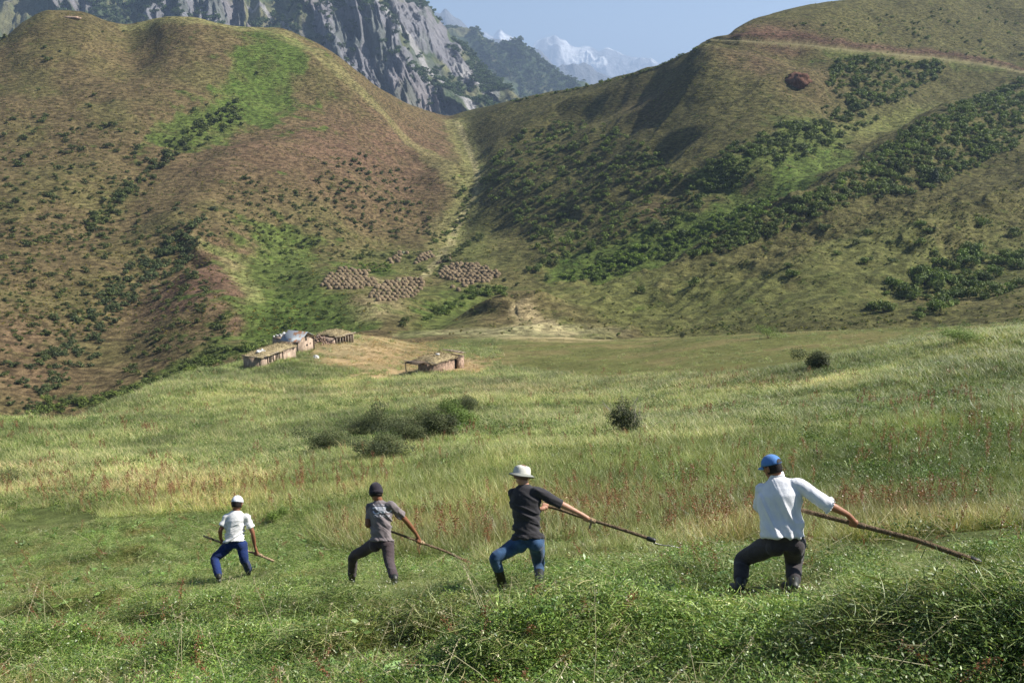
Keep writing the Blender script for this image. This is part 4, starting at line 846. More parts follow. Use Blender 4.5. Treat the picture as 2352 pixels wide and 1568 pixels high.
heap(*zc(980,478), 13.5, 'pale green hay heap at the back of the middle cluster', 'hay heaps in the middle cluster', (1.2, 1.5, 1.3)); heap(*zc(1042,476), 12.5, 'second pale green hay heap of the middle cluster, a little smaller and further right', 'hay heaps in the middle cluster', (1.15, 1.4, 1.2))
for x, y in ((1075,152),(990,138),(955,158),(1000,172),(948,186),(985,210),(925,212),(960,232),(880,230),(975,245),(900,262)): heap(*zc(x, y), 10.5, 'hay heap in the far left of the three small clusters', 'hay heaps in the far left cluster')
heap(*zc(1032,155), 9, 'small grey green hay heap at the top of the far left cluster', 'hay heaps in the far left cluster', (.9, 1.3, 1.3))
for x, y in ((1335,142),(1305,158),(1268,165),(1240,180),(1300,185),(1350,178),(1225,200),(1270,205),(1325,200),(1195,222),(1240,228),(1285,222),(1210,250),(1172,266),(1365,192)): heap(*zc(x, y), 10.8, 'hay heap in the middle one of the three small far clusters', 'hay heaps in the far middle cluster')
for x, y in ((1560,182),(1522,190),(1500,200),(1545,205),(1470,215),(1515,222),(1555,222),(1530,236),(1490,250),(1455,260),(1432,264)): heap(*zc(x, y), 10.2, 'hay heap in the far right small cluster against the bushes', 'hay heaps in the far right cluster')

for lab, L in HP.items():
    if len(L) < 4: continue
    tx, ty = np.percentile([a[1] for a in L], [33, 66]), np.percentile([a[2] for a in L], [33, 66])
    for o, x, y in L: o['label'] = lab + ', ' + place_word(x, y, tx, ty).replace('upper', 'back').replace('lower', 'front')
# ---- mud huts
def mudmat(name, c, sc=1.0, streak=.35):
    b = NB(name); p = b.pos(); f = b.noise(b.scalev(p, (1, 1, .35)), 3.2 * sc, 5, .65); g = b.noise(p, .9, 3); h = b.noise(p, 9, 4)
    k = b.math('MULTIPLY', b.mapr(f, .35, .65, 1 - streak, 1 + streak * .6), b.mapr(g, .3, .7, .85, 1.15)); b.bsdf(b.mix(1.0, c, _gray(b, k), 'MULTIPLY'), .95, b.bump(b.math('ADD', f, b.math('MULTIPLY', h, .4)), .10), .03); return b.m
M_mud = mudmat('pink_mud_brick', (.43,.33,.25)); M_stone = mudmat('rough_stone', (.38,.27,.20), 1.8, .6); M_wood = mudmat('grey_timber', (.36,.30,.23), 3, .4); M_dark = plain('painted_interior_shade', (.02,.018,.015), .9)  # M_dark: near-black colour painted as the shade inside the hut openings
M_white = plain('white_stones', (.58,.57,.54), .9, .2, 4, .02, 12); M_thatch = haymat('dry_sod', (.22,.18,.095), (.42,.34,.2)); M_wooddk = mudmat('dark_timber', (.12,.09,.065), 3, .4)
b = NB('rusty_sheet_roof'); tc = b.n('ShaderNodeTexCoord').outputs['Object']; ru = b.mapr(b.noise(b.scalev(tc, (.9, .25, 1)), 1.3, 4, .6), .50, .56, 0, 1); w_ = b.n('ShaderNodeTexWave'); w_.inputs['Scale'].default_value = 3.0; b.l(tc, w_.inputs['Vector'])
s_ = b.bsdf(b.mix(ru, b.mix(b.noise(tc, 2, 3), (.26,.29,.31), (.40,.43,.45)), (.30,.16,.09)), .5, b.bump(w_.outputs['Fac'], .03), .4); s_.inputs['Metallic'].default_value = .35; M_sheet = b.m
def on_plane(px, py, z): d = raydir(px, py); t = z / d[2]; return np.array(d * t)
class Frame:
    """local frame of a hut: near ground corner N, R = far end of the camera-right wall, L = far end of the left wall"""
    def __init__(s, nb, nt, rt, lt, Hmin=1.2):
        s.N = hit(nb[0], nb[1], ZG)[0]; dn = raydir(*nt); k = s.N[1] / dn[1]; s.h = max(Hmin, dn[2] * k - s.N[2]); zt = s.N[2] + s.h
        s.N = np.array([s.N[0], s.N[1], s.N[2]]); s.R = on_plane(*rt, zt) - on_plane(*nt, zt); s.L = on_plane(*lt, zt) - on_plane(*nt, zt); s.R[2] = 0; s.L[2] = 0
        s.Rl = np.linalg.norm(s.R); s.Ll = np.linalg.norm(s.L); s.r = s.R / s.Rl; s.l = s.L - s.r * (s.L @ s.r); s.Ll = np.linalg.norm(s.l); s.l /= s.Ll
    def p(s, a, b, z): return s.r * a + s.l * b + np.array([0, 0, z])
    def box(s, m, a0, a1, b0, b1, z0, z1, z2=None, c=(1, 1, 1)):
        z2 = z1 if z2 is None else z2; V = [s.p(a, b, z) for (a, b, z) in ((a0,b0,z0),(a1,b0,z0),(a1,b1,z0),(a0,b1,z0),(a0,b0,z1),(a1,b0,z2),(a1,b1,z2),(a0,b1,z1))]
        m.add(V, [(0,3,2,1),(4,5,6,7),(0,1,5,4),(1,2,6,5),(2,3,7,6),(3,0,4,7)], c)
def sod_roof(F, a0, a1, b0, b1, z, hgt, seed, tufts=500):
    nu, nv = 34, 18; V = []; Q = []
    for j in range(nv + 1):
        for i in range(nu + 1):
            u, v = i / nu, j / nv; e = (min(u, 1 - u, .18) / .18) ** .6 * (min(v, 1 - v, .3) / .3) ** .6; a = a0 + (a1 - a0) * u; b_ = b0 + (b1 - b0) * v; n = float(vnoise(a * 1.1 + seed, b_ * 1.1)) * .22 + float(vnoise(a * 3 + seed, b_ * 3)) * .08
            ea = float(vnoise(b_ * 1.4, seed)) * .25 * (u < .02 or u > .98); V.append(F.p(a + ea, b_ + float(vnoise(a * 1.5, seed + 3)) * .18 * (v < .04), z + hgt * e * (1 + n) + n * .3))
    for j in range(nv):
        for i in range(nu): k = j * (nu + 1) + i; Q.append((k, k + 1, k + nu + 2, k + nu + 1))
    m = MB(); m.add(V, Q); n0 = len(V); V2 = [v - np.array([0, 0, .0]) for v in V]
    rim = [i for i in range(nu + 1)] + [j * (nu + 1) + nu for j in range(1, nv + 1)] + [nv * (nu + 1) + i for i in range(nu - 1, -1, -1)] + [j * (nu + 1) for j in range(nv - 1, 0, -1)]
    lo = [np.array([V[i][0], V[i][1], z - .12]) for i in rim]; top = [V[i] for i in rim]; k = len(rim); m.add(top + lo, [(i, k + i, k + (i + 1) % k, (i + 1) % k) for i in range(k)]); m.add(lo, [tuple(range(3))], tri=True)
    r = np.random.default_rng(seed); ii = r.integers(0, len(V), tufts); P = np.array(V)[ii] + r.normal(size=(tufts, 3)) * np.array([.12, .12, .03]) + np.array([0, 0, .06]); N = r.normal(size=(tufts, 3)); N[:, 2] *= .3; Vq, Qq = leaf_quads(P, N / np.linalg.norm(N, axis=1)[:, None], .3, .05, r); m.add(Vq, Qq)
    return m.mesh('roof', True)
def walls(F, A, B, H, th=.35, gap=None, z0=-1.2, Hb=None):
    m = MB(); Hb = Hb or H
    if gap: F.box(m, 0, gap[0], 0, th, z0, H); F.box(m, gap[1], A, 0, th, z0, H); F.box(m, gap[0], gap[1], .01, th - .01, gap[2], H - .01)
    else: F.box(m, 0, A, 0, th, z0, H)
    F.box(m, 0.003, th, th, B, z0, Hb); F.box(m, A - th, A - .003, th, B, z0, Hb); F.box(m, th, A - th, B - th, B - .003, z0, Hb); return m.mesh('wall')
huts = []
# 1: long low hut with sod roof
F = Frame((600.5,844.4), (599.3,822), (679,793.4), (573,812.8)); A, B, H = F.Rl, F.Ll, F.h; root = empty('mud_hut', tuple(F.N)); print('hut1', A, B, H)
link('wall', walls(F, A, B, H, gap=(A*.34, A*.40, -.2)), M_mud, root)
link('roof', sod_roof(F, -.15, A + .1, -.25, B + .15, H + .10, .30, 5, 900), M_thatch, root)
m = MB(); F.box(m, -.25, A * .62, -.3, -.12, H + .0, H + .16); F.box(m, -.3, -.14, -.1, B + .1, H + .02, H + .15); link('roof_beam', m.mesh('roof_beam'), M_wood, root)
for i, f in enumerate((.17,.255,.33,.41,.50,.60)): m = MB(); F.box(m, A*f, A*f + .08, -.12, -.004, -.8, H); link('post', m.mesh('post'), M_wooddk, root)
for (a, w2, z0_, z1_) in ((.215,.07,.25,.8),(.285,.05,.5,.8),(.455,.04,.45,.8)): m = MB(); F.box(m, A*a, A*(a+w2), -.03, .05, H*z0_, H*z1_); wd = link('window', m.mesh('window'), M_dark, root); m = MB(); [F.box(m, A*a - .02, A*(a+w2) + .02, -.07, -.032, H*(z0_+k*(z1_-z0_)/3), H*(z0_+k*(z1_-z0_)/3) + .07) for k in range(4)]; link('slats', m.mesh('slats'), M_wood, wd)  # window slabs stand proud of the wall, painted as the shade within
m = MB(); F.box(m, A*.345, A*.395, .15, .22, -.3, H - .1); link('door', m.mesh('door'), M_dark, root)  # near-black slab, the shade of the door recess put into its colour
m = MB()
for i in range(13): a = A * (.60 + .03 * i); m.tube([F.p(a, .1, H + .02), F.p(a + .05, -.45, H - .08 + .06 * math.sin(i * 5))], .045, 5)
link('rafters', m.mesh('rafters'), M_wood, root)
m = MB(); r = np.random.default_rng(3)
for i in range(16): c = F.p(A * r.uniform(.12, .3), B * r.uniform(.3, .65), H + .42 + r.uniform(0, .06)); m.box(c, r.uniform(.12, .36, 3) * np.array([1, 1, .5]), M=Euler(tuple(r.uniform(0, 1, 3))).to_matrix())
tag(link('stones', m.mesh('stones', True), M_white, root), 'white stones laid on the sod roof'); tag(root, 'long low mud brick hut with a dry grass roof weighted by white stones', 'hut')
# 2: gabled house
F = Frame((686.6,808.7), (686,784.6), (721,773.4), (644,772.5)); A, B, H = F.Rl, F.Ll, F.h; root = empty('gabled_mud_house', tuple(F.N)); print('hut2', A, B, H)
m = MB(); th = .35; F.box(m, 0, A, 0, th, -1.2, H); F.box(m, .003, th, th, B, -1.2, H); F.box(m, A - th, A - .003, th, B, -1.2, H); F.box(m, th, A - th, B - th, B, -1.2, H)
pk = 1.0
m.add([F.p(0,.002,H),F.p(A,.002,H),F.p(A*.5,.002,H+pk),F.p(0,.33,H),F.p(A,.33,H),F.p(A*.5,.33,H+pk)], [(0,1,2),(3,5,4)], tri=True)
link('wall', m.mesh('wall'), M_mud, root)
BR = B * .68
for sgn in (0, 1):
    m = MB(); aE, aR = (-.35, A*.5) if sgn == 0 else (A + .3, A*.5); sl_ = (pk + .1) / (A * .5); zE = H + .12 + pk - abs(aR - aE) * sl_ * .92; V = []
    for (a, z_) in ((aE, zE), (aR, H + .14 + pk)):
        for b_ in (-.4, BR): V += [F.p(a, b_, z_), F.p(a, b_, z_ + .05)]
    m.add(V, [(0,2,6,4),(1,5,7,3),(0,4,5,1),(2,3,7,6),(0,1,3,2),(4,6,7,5)]); rf = link('roof', m.mesh('roof'), M_sheet, root); tag(rf, 'grey metal sheet roof side with a rust brown strip' if sgn == 0 else 'far side of the metal sheet roof')
m = MB(); F.box(m, 0.02, A - .02, BR, B - .02, H + .02, H + .25); link('flat_roof', m.mesh('flat_roof'), M_mud, root)
m = MB()
for i in range(26): c = F.p(A * r.uniform(0, .8), BR + (B - BR) * r.uniform(.05, 1), H + .32 + r.uniform(0, .18)); m.box(c, r.uniform(.12, .36, 3) * np.array([1, 1, .6]), M=Euler(tuple(r.uniform(0, 1.5, 3))).to_matrix())
link('stones', m.mesh('stones', True), M_white, root)
for a, z_, w2, h2 in ((.48,.36,.12,.14),(.72,.44,.09,.08),(.36,.33,.03,.06)): m = MB(); F.box(m, A*a, A*(a+w2), -.02, .05, H*z_, H*(z_+h2)); link('window', m.mesh('window'), M_dark, root)  # near-black slabs painted as shade in the small openings
m = MB(); m.add([F.p(A*.36,-.004,H+.30),F.p(A*.64,-.004,H+.30),F.p(A*.5,-.004,H+pk*.86)], [(0,1,2)], tri=True); F.box(m, A*.44, A*.54, -.02, .02, H*.86, H + .28); link('gable_opening_shade', m.mesh('gable_opening_shade'), M_dark, root)  # shade under the gable painted as a near-black triangle and slab
m = MB(); F.box(m, A - .16, A + .06, -.1, -.003, -.6, H - .1); link('post', m.mesh('post'), M_wooddk, root)
tag(root, 'small mud brick house with a gabled metal sheet roof and white stones behind it', 'house')
# 3: ruined open shed behind
F = Frame((768,789.5), (768,780), (811.4,768.8), (754,774), 1.0); A, B, H = F.Rl, max(F.Ll, 4.0), F.h; root = empty('ruined_shed', tuple(F.N)); print('hut3', A, B, H)
m = MB(); F.box(m, 0, A, B - .4, B, -1, H); F.box(m, 0.003, .3, .1, B - .4, -1, H*.8); F.box(m, A - .3, A - .003, .1, B - .4, -1, H); link('wall', m.mesh('wall'), M_mud, root)
link('roof', sod_roof(F, A*.15, A + .1, -.2, B + .4, H + .05, .4, 12, 600), M_thatch, root)
m = MB(); F.box(m, .0, A + .5, -.22, -.04, H - .02, H + .12); link('roof_beam', m.mesh('roof_beam'), M_wood, root)
for f in (.1,.28,.42,.56,.7,.84,.97): m = MB(); F.box(m, A*f, A*f + .13, -.12, .02, -.8, H); link('post', m.mesh('post'), M_wood, root)
tag(root, 'ruined open fronted shed with timber posts and a sod roof behind the house', 'shed')
rub = MB(); rr = np.random.default_rng(6); w0, w1 = hit(724,782,ZG)[0], hit(766,787,ZG)[0]
for i in range(240):
    t = rr.random(); c = w0 * (1 - t) + w1 * t + rr.normal(size=3) * np.array([.6, 1.3, .05]); c[2] = float(height([c[0]], [c[1]], ZG)[0]) + rr.uniform(0, 1.0) * math.sin(PI * min(1, t + .15)); rub.box(c, rr.uniform(.12, .5, 3) * np.array([1.6, .5, .4]), M=Euler(tuple(rr.uniform(0, 3, 3))).to_matrix())
tag(link('rubble_heap', rub.mesh('rubble_heap'), M_stone), 'heap of collapsed wall rubble between the gabled house and the shed', 'rubble')
# 4: stone hut on its own
F = Frame((995.7,857), (994.9,840.3), (1066,819.2), (977.7,828.5)); A, B, H = F.Rl, F.Ll, F.h; root = empty('stone_hut', tuple(F.N)); print('hut4', A, B, H)
link('wall', walls(F, A, B, H, gap=(A*.68, A*.80, H*.9)), M_stone, root)
m = MB(); F.box(m, A*.68, A*.80, .36, .40, -1, H*.9); link('doorway', m.mesh('doorway'), M_dark, root)  # near-black sheet behind the gap, painted as the unlit inside
link('roof', sod_roof(F, -.1, A*.8, -.1, B + .8, H + .1, .45, 22, 900), M_thatch, root)
m = MB()
for i in range(20): a = A * (.02 + .048 * i); m.tube([F.p(a, .6, H + .1), F.p(a - .1, -.5, H - .02 + .08 * math.sin(i * 3))], .055, 5)
link('rafters', m.mesh('rafters'), M_wood, root)
m = MB(); m.tube([F.p(.3, -.2, H + .1), F.p(-.5, B * .6, H + .15), F.p(-1.4, B + 1.2, H + .2)], .06, 5); m.tube([F.p(.1, B + .1, H + .08), F.p(-2.2, B + .6, H + .05)], .06, 5); m.tube([F.p(.1, B * .5, H + .1), F.p(-1.9, B * .9, H + .06)], .05, 5); m.tube([F.p(-1.9, B + .4, -1.5), F.p(-1.9, B + .5, H + .1)], .07, 6); link('porch_poles', m.mesh('porch_poles'), M_wood, root)
m = MB(); F.box(m, -2.0, .2, B * .45, B + .6, H + .14, H + .2); link('porch_roof', m.mesh('porch_roof'), M_wooddk, root)
m = MB(); F.box(m, A*.86, A, .1, B, H + .5, H + .56, H + .2); [m.tube([F.p(A*.80, .3 + i*.6, H + .9 - i*.05), F.p(A + .5, .1 + i*.5, H + .25)], .06, 5) for i in range(5)]; link('fallen_rafters', m.mesh('fallen_rafters'), M_wood, root)
m = MB(); m.box(F.p(A*.38, B*.5, H + .72), (.5, .4, .2)); link('stone', m.mesh('stone'), M_white, root)
tag(root, 'low stone walled hut with grass roof, leaning porch poles and open doorway', 'hut')
# boulder, bale, block, red outcrop
def rock(name, px, py, wpx, mat, label, cat, asp=.75, seed=0, sx=1.0):
    w = hit(px, py, ZG)[0]; s = wpx * depth_of(w) / FPX; nu, nv = 28, 16; V = []; Q = []
    for j in range(nv + 1):
        for k in range(nu):
            a = PI * j / nv; th = 2*PI*k/nu; d = np.array([math.sin(a)*math.cos(th), math.sin(a)*math.sin(th), math.cos(a)]); n = 1 + .28 * float(vnoise(d[0]*2 + seed, d[1]*2, d[2]*2)) + .12 * float(vnoise(d[0]*6, d[1]*6 + seed, d[2]*6)); V.append(d * n * s / 2 * np.array([sx, 1, asp]) + np.array([0, 0, s * asp * .08]))
    for j in range(nv):
        for k in range(nu): Q.append((j*nu+k, (j+1)*nu+k, (j+1)*nu+(k+1) % nu, j*nu+(k+1) % nu))
    me = np_mesh(name, V, Q, smooth=False); o = link(name, me, mat, loc=tuple(w)); return tag(o, label, cat)
rock('boulder', 726, 822, 14, M_white, 'white boulder lying in the yard in front of the gabled house', 'boulder', seed=1)
M_redrock = mudmat('red_rock', (.13,.07,.048), .5, .4)
rock('rock_outcrop', 1832, 190, 52, M_redrock, 'dark red rock outcrop jutting from the right hill below the road', 'rock', .75, seed=4)
rock('rock_outcrop', 165, 42, 20, M_stone, 'small grey crag near the top of the left hill', 'rock', .4, seed=7, sx=2)
rock('dirt_mound', 985, 868, 11, M_mud, 'little earth mound in front of the stone hut', 'mound', .6, seed=9)
# ---- nearer bushes, each its own crown and stems
def bush(px, py, wpx, hpx, seed, label, cols, leaf=.05, nl=4500, lobes=8, dead=False, group=None, name='bush'):
    w = hit(px, py, ZG)[0]; d = depth_of(w); W, H = wpx * 1.15 * d / FPX, hpx * 1.3 * d / FPX; r = np.random.default_rng(seed); root = empty(name, tuple(w))
    me = shrub_mesh('foliage', seed, lobes, leaf / W, nl, flat=1.0, stems=0, cols=cols); o = link('foliage', me, M_leaf, root); o.scale = (W * 1.05, W * 1.05, H * 1.15)
    m = MB()
    for i in range(16 if dead else 12):
        a = r.uniform(0, 6.28); el = r.uniform(.5, 1.4); L = H * r.uniform(.7, 1.25 if dead else .95); dd = np.array([math.cos(a) * math.cos(el), math.sin(a) * math.cos(el), math.sin(el)]); p0 = np.array([0, 0, -.05]); p1 = p0 + dd * L * .5 + r.normal(size=3) * .05 * H; p2 = p0 + dd * L + r.normal(size=3) * .08 * H; m.tube([p0, p1, p2], [.018, .010, .003], 4)
        if dead:
            for q in range(5): t = r.uniform(.4, 1); b0 = p1 * (1 - t) + p2 * t; m.tube([b0, b0 + r.normal(size=3) * .12 * H + dd * .1 * H], [.005, .0015], 3)
    link('stems', m.mesh('stems'), M_bark if not dead else plain('dead_twigs', (.3,.28,.24), .9), root); tag(root, label, 'bush', group); return root
DKG = ((.062,.078,.026), (.085,.10,.034), (.045,.056,.022)); OLV = ((.075,.092,.034), (.10,.12,.042), (.055,.07,.026)); YG_ = ((.15,.22,.04), (.19,.27,.06), (.11,.17,.03))
bush(1440, 1002, 88, 72, 1, 'round dark bush with bare grey twigs on top, alone in the middle of the meadow', DKG, nl=4500, dead=True)
bush(1880, 850, 70, 42, 2, 'dark rounded bush standing where the tall grass meets the smooth slope', DKG, .10, 4500)
for i, (x, y, w_b, h_b, c, lab) in enumerate(((760,1040,120,62,OLV,'grey olive bush at the lower left end of the long bush belt in the meadow'),(820,1010,110,48,DKG,'dark bush second from the left in the long meadow bush belt'),(880,1000,90,62,OLV,'olive bush in the upper middle of the meadow bush belt'),(880,1052,110,44,OLV,'low dark bush on the lower edge of the meadow bush belt'),
    (940,1015,120,52,OLV,'dense dark bush in the centre of the meadow bush belt'),(985,985,100,52,OLV,'feathery bush on the upper edge of the meadow bush belt'),(1000,1010,80,60,DKG,'darkest bush near the right end of the meadow bush belt'),(1050,985,90,62,YG_,'fresh green bush at the right end of the meadow bush belt'),(1075,950,60,34,OLV,'small grey bush above the right end of the meadow bush belt'))):
    bush(x, y, w_b, h_b, 20 + i, lab, c, .055, 9000, 13, group='bushes of the long belt in the meadow')
bush(1395, 893, 70, 22, 31, 'low dark bush in the tall grass left of two below the smooth slope', OLV, .05, 1500); bush(1470, 890, 90, 22, 32, 'wide low olive bush in the tall grass, right of the other low one', OLV, .05, 1800); bush(1622, 882, 44, 15, 33, 'small low grey bush at the edge of the smooth slope', OLV, .05, 900)
bush(2205, 792, 110, 34, 34, 'wide bright green bush on the grassy rim at the far right', YG_, .09, 4500); bush(1765, 777, 62, 26, 35, 'bright green bush peeping over the smooth slope in the middle right', YG_, .12, 2200); bush(1567, 776, 16, 12, 36, 'tiny dark round bush at the rim of the smooth slope', DKG, .12, 700)
bush(15, 1115, 80, 46, 37, 'dark bushy clump at the left edge of the meadow', DKG, .035, 2400); bush(635, 1200, 46, 34, 38, 'leafy green weed clump behind the first mower', YG_, .03, 2200); bush(715, 1192, 66, 22, 39, 'low green weed clump to the right of the taller one behind the first mower', YG_, .03, 2000)
bush(1015, 800, 60, 14, 41, 'row of low green shrubs behind the stone hut', YG_, .09, 1400); bush(1085, 806, 50, 12, 42, 'low green shrub to the right behind the stone hut', YG_, .09, 1200)
# ------------------------------------------------------------------ the four mowers (positions in full photo pixels)
from mathutils.bvhtree import BVHTree
K = .91875
def P3(x, y, dep): return np.array(raydir(x * K, y * K) * dep)
def gdepth(x, y): return float(depth_of(hit(x * K, y * K, ZNS)[0]))
def nrm_(v): v = np.asarray(v, float); return v / (np.linalg.norm(v) + 1e-12)
def loft(m, st, n=22, ex=1.0):
    """st: (centre, right, fwd, half width, half depth)"""
    V = []; Q = []; T = []
    for c, r, f, hw, hd in st:
        for k in range(n): th = 2*PI*k/n; cx, sy = math.cos(th), math.sin(th); V.append(np.asarray(c) + np.asarray(r)*hw*math.copysign(abs(cx)**ex, cx) + np.asarray(f)*hd*math.copysign(abs(sy)**ex, sy))
    for i in range(len(st)-1):
        for k in range(n): Q.append((i*n+k, i*n+(k+1) % n, (i+1)*n+(k+1) % n, (i+1)*n+k))
    V.append(np.mean(V[:n], 0)); V.append(np.mean(V[(len(st)-1)*n:len(st)*n], 0)); a, b_ = len(V)-2, len(V)-1; e = (len(st)-1)*n
    for k in range(n): T.append((a, (k+1) % n, k)); T.append((b_, e+k, e+(k+1) % n))
    V = np.array(V); m.add(V, Q); m.T.append(np.array(T) + m.n - len(V))
def limb(m, pts, rad, n=14, sub=5, caps=True):
    """smooth tapered limb through points"""
    pts = [np.asarray(p, float) for p in pts]; t = np.arange(len(pts)); tt = np.linspace(0, len(pts)-1, (len(pts)-1)*sub+1); P = np.stack([pchip(t, np.array([p[i] for p in pts]), tt) if len(pts) > 2 else np.interp(tt, t, [p[i] for p in pts]) for i in range(3)], 1); R = np.interp(tt, t, rad)
    st = []; prev = None
    for i in range(len(P)):
        d = nrm_(P[min(i+1, len(P)-1)] - P[max(i-1, 0)]); ref = np.array([0, 1.0, 0]) if abs(d[1]) < .8 else np.array([1.0, 0, 0]); u = nrm_(np.cross(d, ref)) if prev is None else nrm_(prev - d * (prev @ d)); prev = u; v = np.cross(d, u); st.append((P[i], u, v, R[i], R[i]))
    if caps:
        d0 = nrm_(P[0] - P[1]); d1 = nrm_(P[-1] - P[-2]); c0 = (P[0] + d0*R[0]*.6, st[0][1], st[0][2], R[0]*.7, R[0]*.7); c1 = (P[-1] + d1*R[-1]*.6, st[-1][1], st[-1][2], R[-1]*.7, R[-1]*.7); st = [c0] + st + [c1]
    loft(m, st, n)
def ball(m, c, r, M=None, n=14):
    r = np.broadcast_to(r, 3); V = []; Q = []
    for j in range(n+1):
        for k in range(n*2): a = PI*j/n; th = PI*k/n; v = np.array([math.sin(a)*math.cos(th), math.sin(a)*math.sin(th), math.cos(a)])*r; V.append((M @ v if M is not None else v) + c)
    w = n*2
    for j in range(n):
        for k in range(w): Q.append((j*w+k, (j+1)*w+k, (j+1)*w+(k+1) % w, j*w+(k+1) % w))
    m.add(V, Q)
def fuse(name, m, voxel, smooth=4, disp=None):
    me = m.mesh(name + '_tmp', True); o = bpy.data.objects.new(name + '_tmp', me); scene.collection.objects.link(o)
    md = o.modifiers.new('r', 'REMESH'); md.mode = 'VOXEL'; md.voxel_size = voxel; md.use_smooth_shade = True
    if smooth: s2 = o.modifiers.new('s', 'SMOOTH'); s2.iterations = smooth; s2.factor = .5
    bpy.context.view_layer.update(); dg = bpy.context.evaluated_depsgraph_get(); out = bpy.data.meshes.new_from_object(o.evaluated_get(dg)); out.name = name
    bpy.data.objects.remove(o); bpy.data.meshes.remove(me)
    n = len(out.vertices); co = np.empty(n*3); out.vertices.foreach_get('co', co); co = co.reshape(-1, 3)
    if disp is not None:
        no = np.empty(n*3); out.vertices.foreach_get('normal', no); co = co + no.reshape(-1, 3) * disp(co)[:, None]; out.vertices.foreach_set('co', co.ravel())
    out.polygons.foreach_set('use_smooth', np.ones(len(out.polygons), bool)); out.update(); return out
def recentre(me, loc):
    me.transform(Matrix.Translation(-Vector(loc)))
def cloth(name, col, rough=.85, weave=.0012, var=.12, stain=None):
    b = NB(name); p = b.n('ShaderNodeTexCoord').outputs['Object']; c = b.mix(1.0, col, _gray(b, b.mapr(b.noise(p, 7, 4), .3, .7, 1 - var, 1 + var)), 'MULTIPLY')
    if stain: c = b.mix(b.mapr(b.noise(p, stain[1], 4, .6), .52, .66, 0, stain[2]), c, stain[0])
    s = b.bsdf(c, rough, b.bump(b.math('ADD', b.noise(p, 320, 2), b.math('MULTIPLY', b.noise(p, 26, 4, .6), 3)), weave), .15); s.inputs['Sheen Weight'].default_value = .15; return b.m
def skin_m(name, col):
    b = NB(name); p = b.n('ShaderNodeTexCoord').outputs['Object']; c = b.mix(b.mapr(b.noise(p, 18, 4), .4, .65, 0, .5), col, (col[0]*.85, col[1]*.62, col[2]*.55)); s = b.bsdf(c, .5, b.bump(b.noise(p, 90, 3), .001), .35); s.inputs['Subsurface Weight'].default_value = .05; s.inputs['Subsurface Scale'].default_value = .01; return b.m
M_hair = plain('black_hair', (.018,.014,.012), .6, .3, 60, .004, 120); M_belt = plain('dark_leather', (.035,.028,.024), .5, .2, 20, .002, 60, .3)
M_eye = plain('eye', (.05,.04,.035), .3); M_boot = plain('black_rubber_boot', (.022,.024,.02), .45, .3, 12, .003, 40, .4)
M_shaft = mudmat('worn_ash_wood', (.23,.17,.11), 8, .35); M_palewood = mudmat('pale_new_wood', (.55,.40,.25), 8, .2); M_iron = plain('dark_iron', (.05,.05,.05), .45, .3, 30, .002, 80, .4, .6); M_blade_steel = plain('scythe_steel', (.16,.16,.155), .35, .3, 20, .001, 60, .5, .8); M_wet = plain('dark_wet_wood', (.03,.024,.018), .5, .3, 30, .003, 60)
def folds(fd, cen, sx, lo, hi, amp, freq=17, seed=1, extra=.3):
    """creases running along direction fd; strongest between heights lo..hi along the body axis"""
    fd = nrm_(fd); view = nrm_(cen); pd = nrm_(np.cross(fd, view))
    def f(co):
        d = co - cen; s = d @ pd; t = d @ fd; w = vnoise(s * 4 + seed, t * 4, (d @ view) * 3) * .05; n = 1 - np.abs(vnoise((s + w) * freq, t * freq * .22 + seed, (d @ view) * freq * .25)) * 2.2; n2 = 1 - np.abs(vnoise((s - w) * freq * 2, t * freq * .4 + seed * 3, (d @ view) * 5)) * 2.0
        z = d[:, 2]; m = np.clip((hi - z) / (hi - lo + 1e-6), extra, 1); return amp * m * (np.clip(n, -.6, 1) + .4 * np.clip(n2, -.5, 1) - .25)
    return f
def best_mid(a, pxm, b_, la, lb, lo, hi, bias=0.0):
    best = None
    for dd in np.linspace(lo, hi, 60):
        q = P3(*pxm, dd); e = (np.linalg.norm(q - a) - la)**2 + (np.linalg.norm(b_ - q) - lb)**2 + bias * (dd - lo)
        if best is None or e < best[0]: best = (e, q)
    return best[1]
def hand(m, wrist, G, S, rad, flip=1, nail=None):
    """palm and five fingers closed round a shaft through G along S"""
    S = nrm_(S); n = wrist - G; n = nrm_(n - S * (n @ S)); t = np.cross(S, n) * flip; k = .021
    pal = G + n * (rad + .018); limb(m, [wrist, (wrist * .45 + pal * .55), pal], [.026, .030, .026], 12)
    ball(m, pal, (.038, .022, .030), np.stack([S, n, t], 1), 8)
    for i in range(4):
        off = S * (i - 1.5) * k; r0 = rad + .011; L = (1.55, 1.75, 1.65, 1.35)[i]; pts = [G + off + n * (rad + .020) + t * -.012]
        for q in range(6): th = .25 + q / 5 * PI * L * .62; pts.append(G + off * (1 - .03 * q) + (n * math.cos(th) + t * math.sin(th)) * (r0 + .004 * (q == 0)))
        limb(m, pts, [.0105, .0102, .0098, .0092, .0088, .0082, .0070][:len(pts)], 8, 2)
    pts = [pal - S * .03 + n * .002]
    for q in range(4): th = -.35 - q * .55; pts.append(G - S * (.040 - .006 * q) + (n * math.cos(th) + t * math.sin(th)) * (rad + .013))
    limb(m, pts, [.013, .0125, .0115, .0105, .009], 8, 2)
def head_frame(f, roll=0.0):
    f = nrm_(f); r = nrm_(np.cross(f, [0, 0, 1])); u = np.cross(r, f); c, s = math.cos(roll), math.sin(roll); r2 = r*c + u*s; u2 = np.cross(r2, f); return np.stack([r2, f, u2], 1)   # columns: right, forward, up
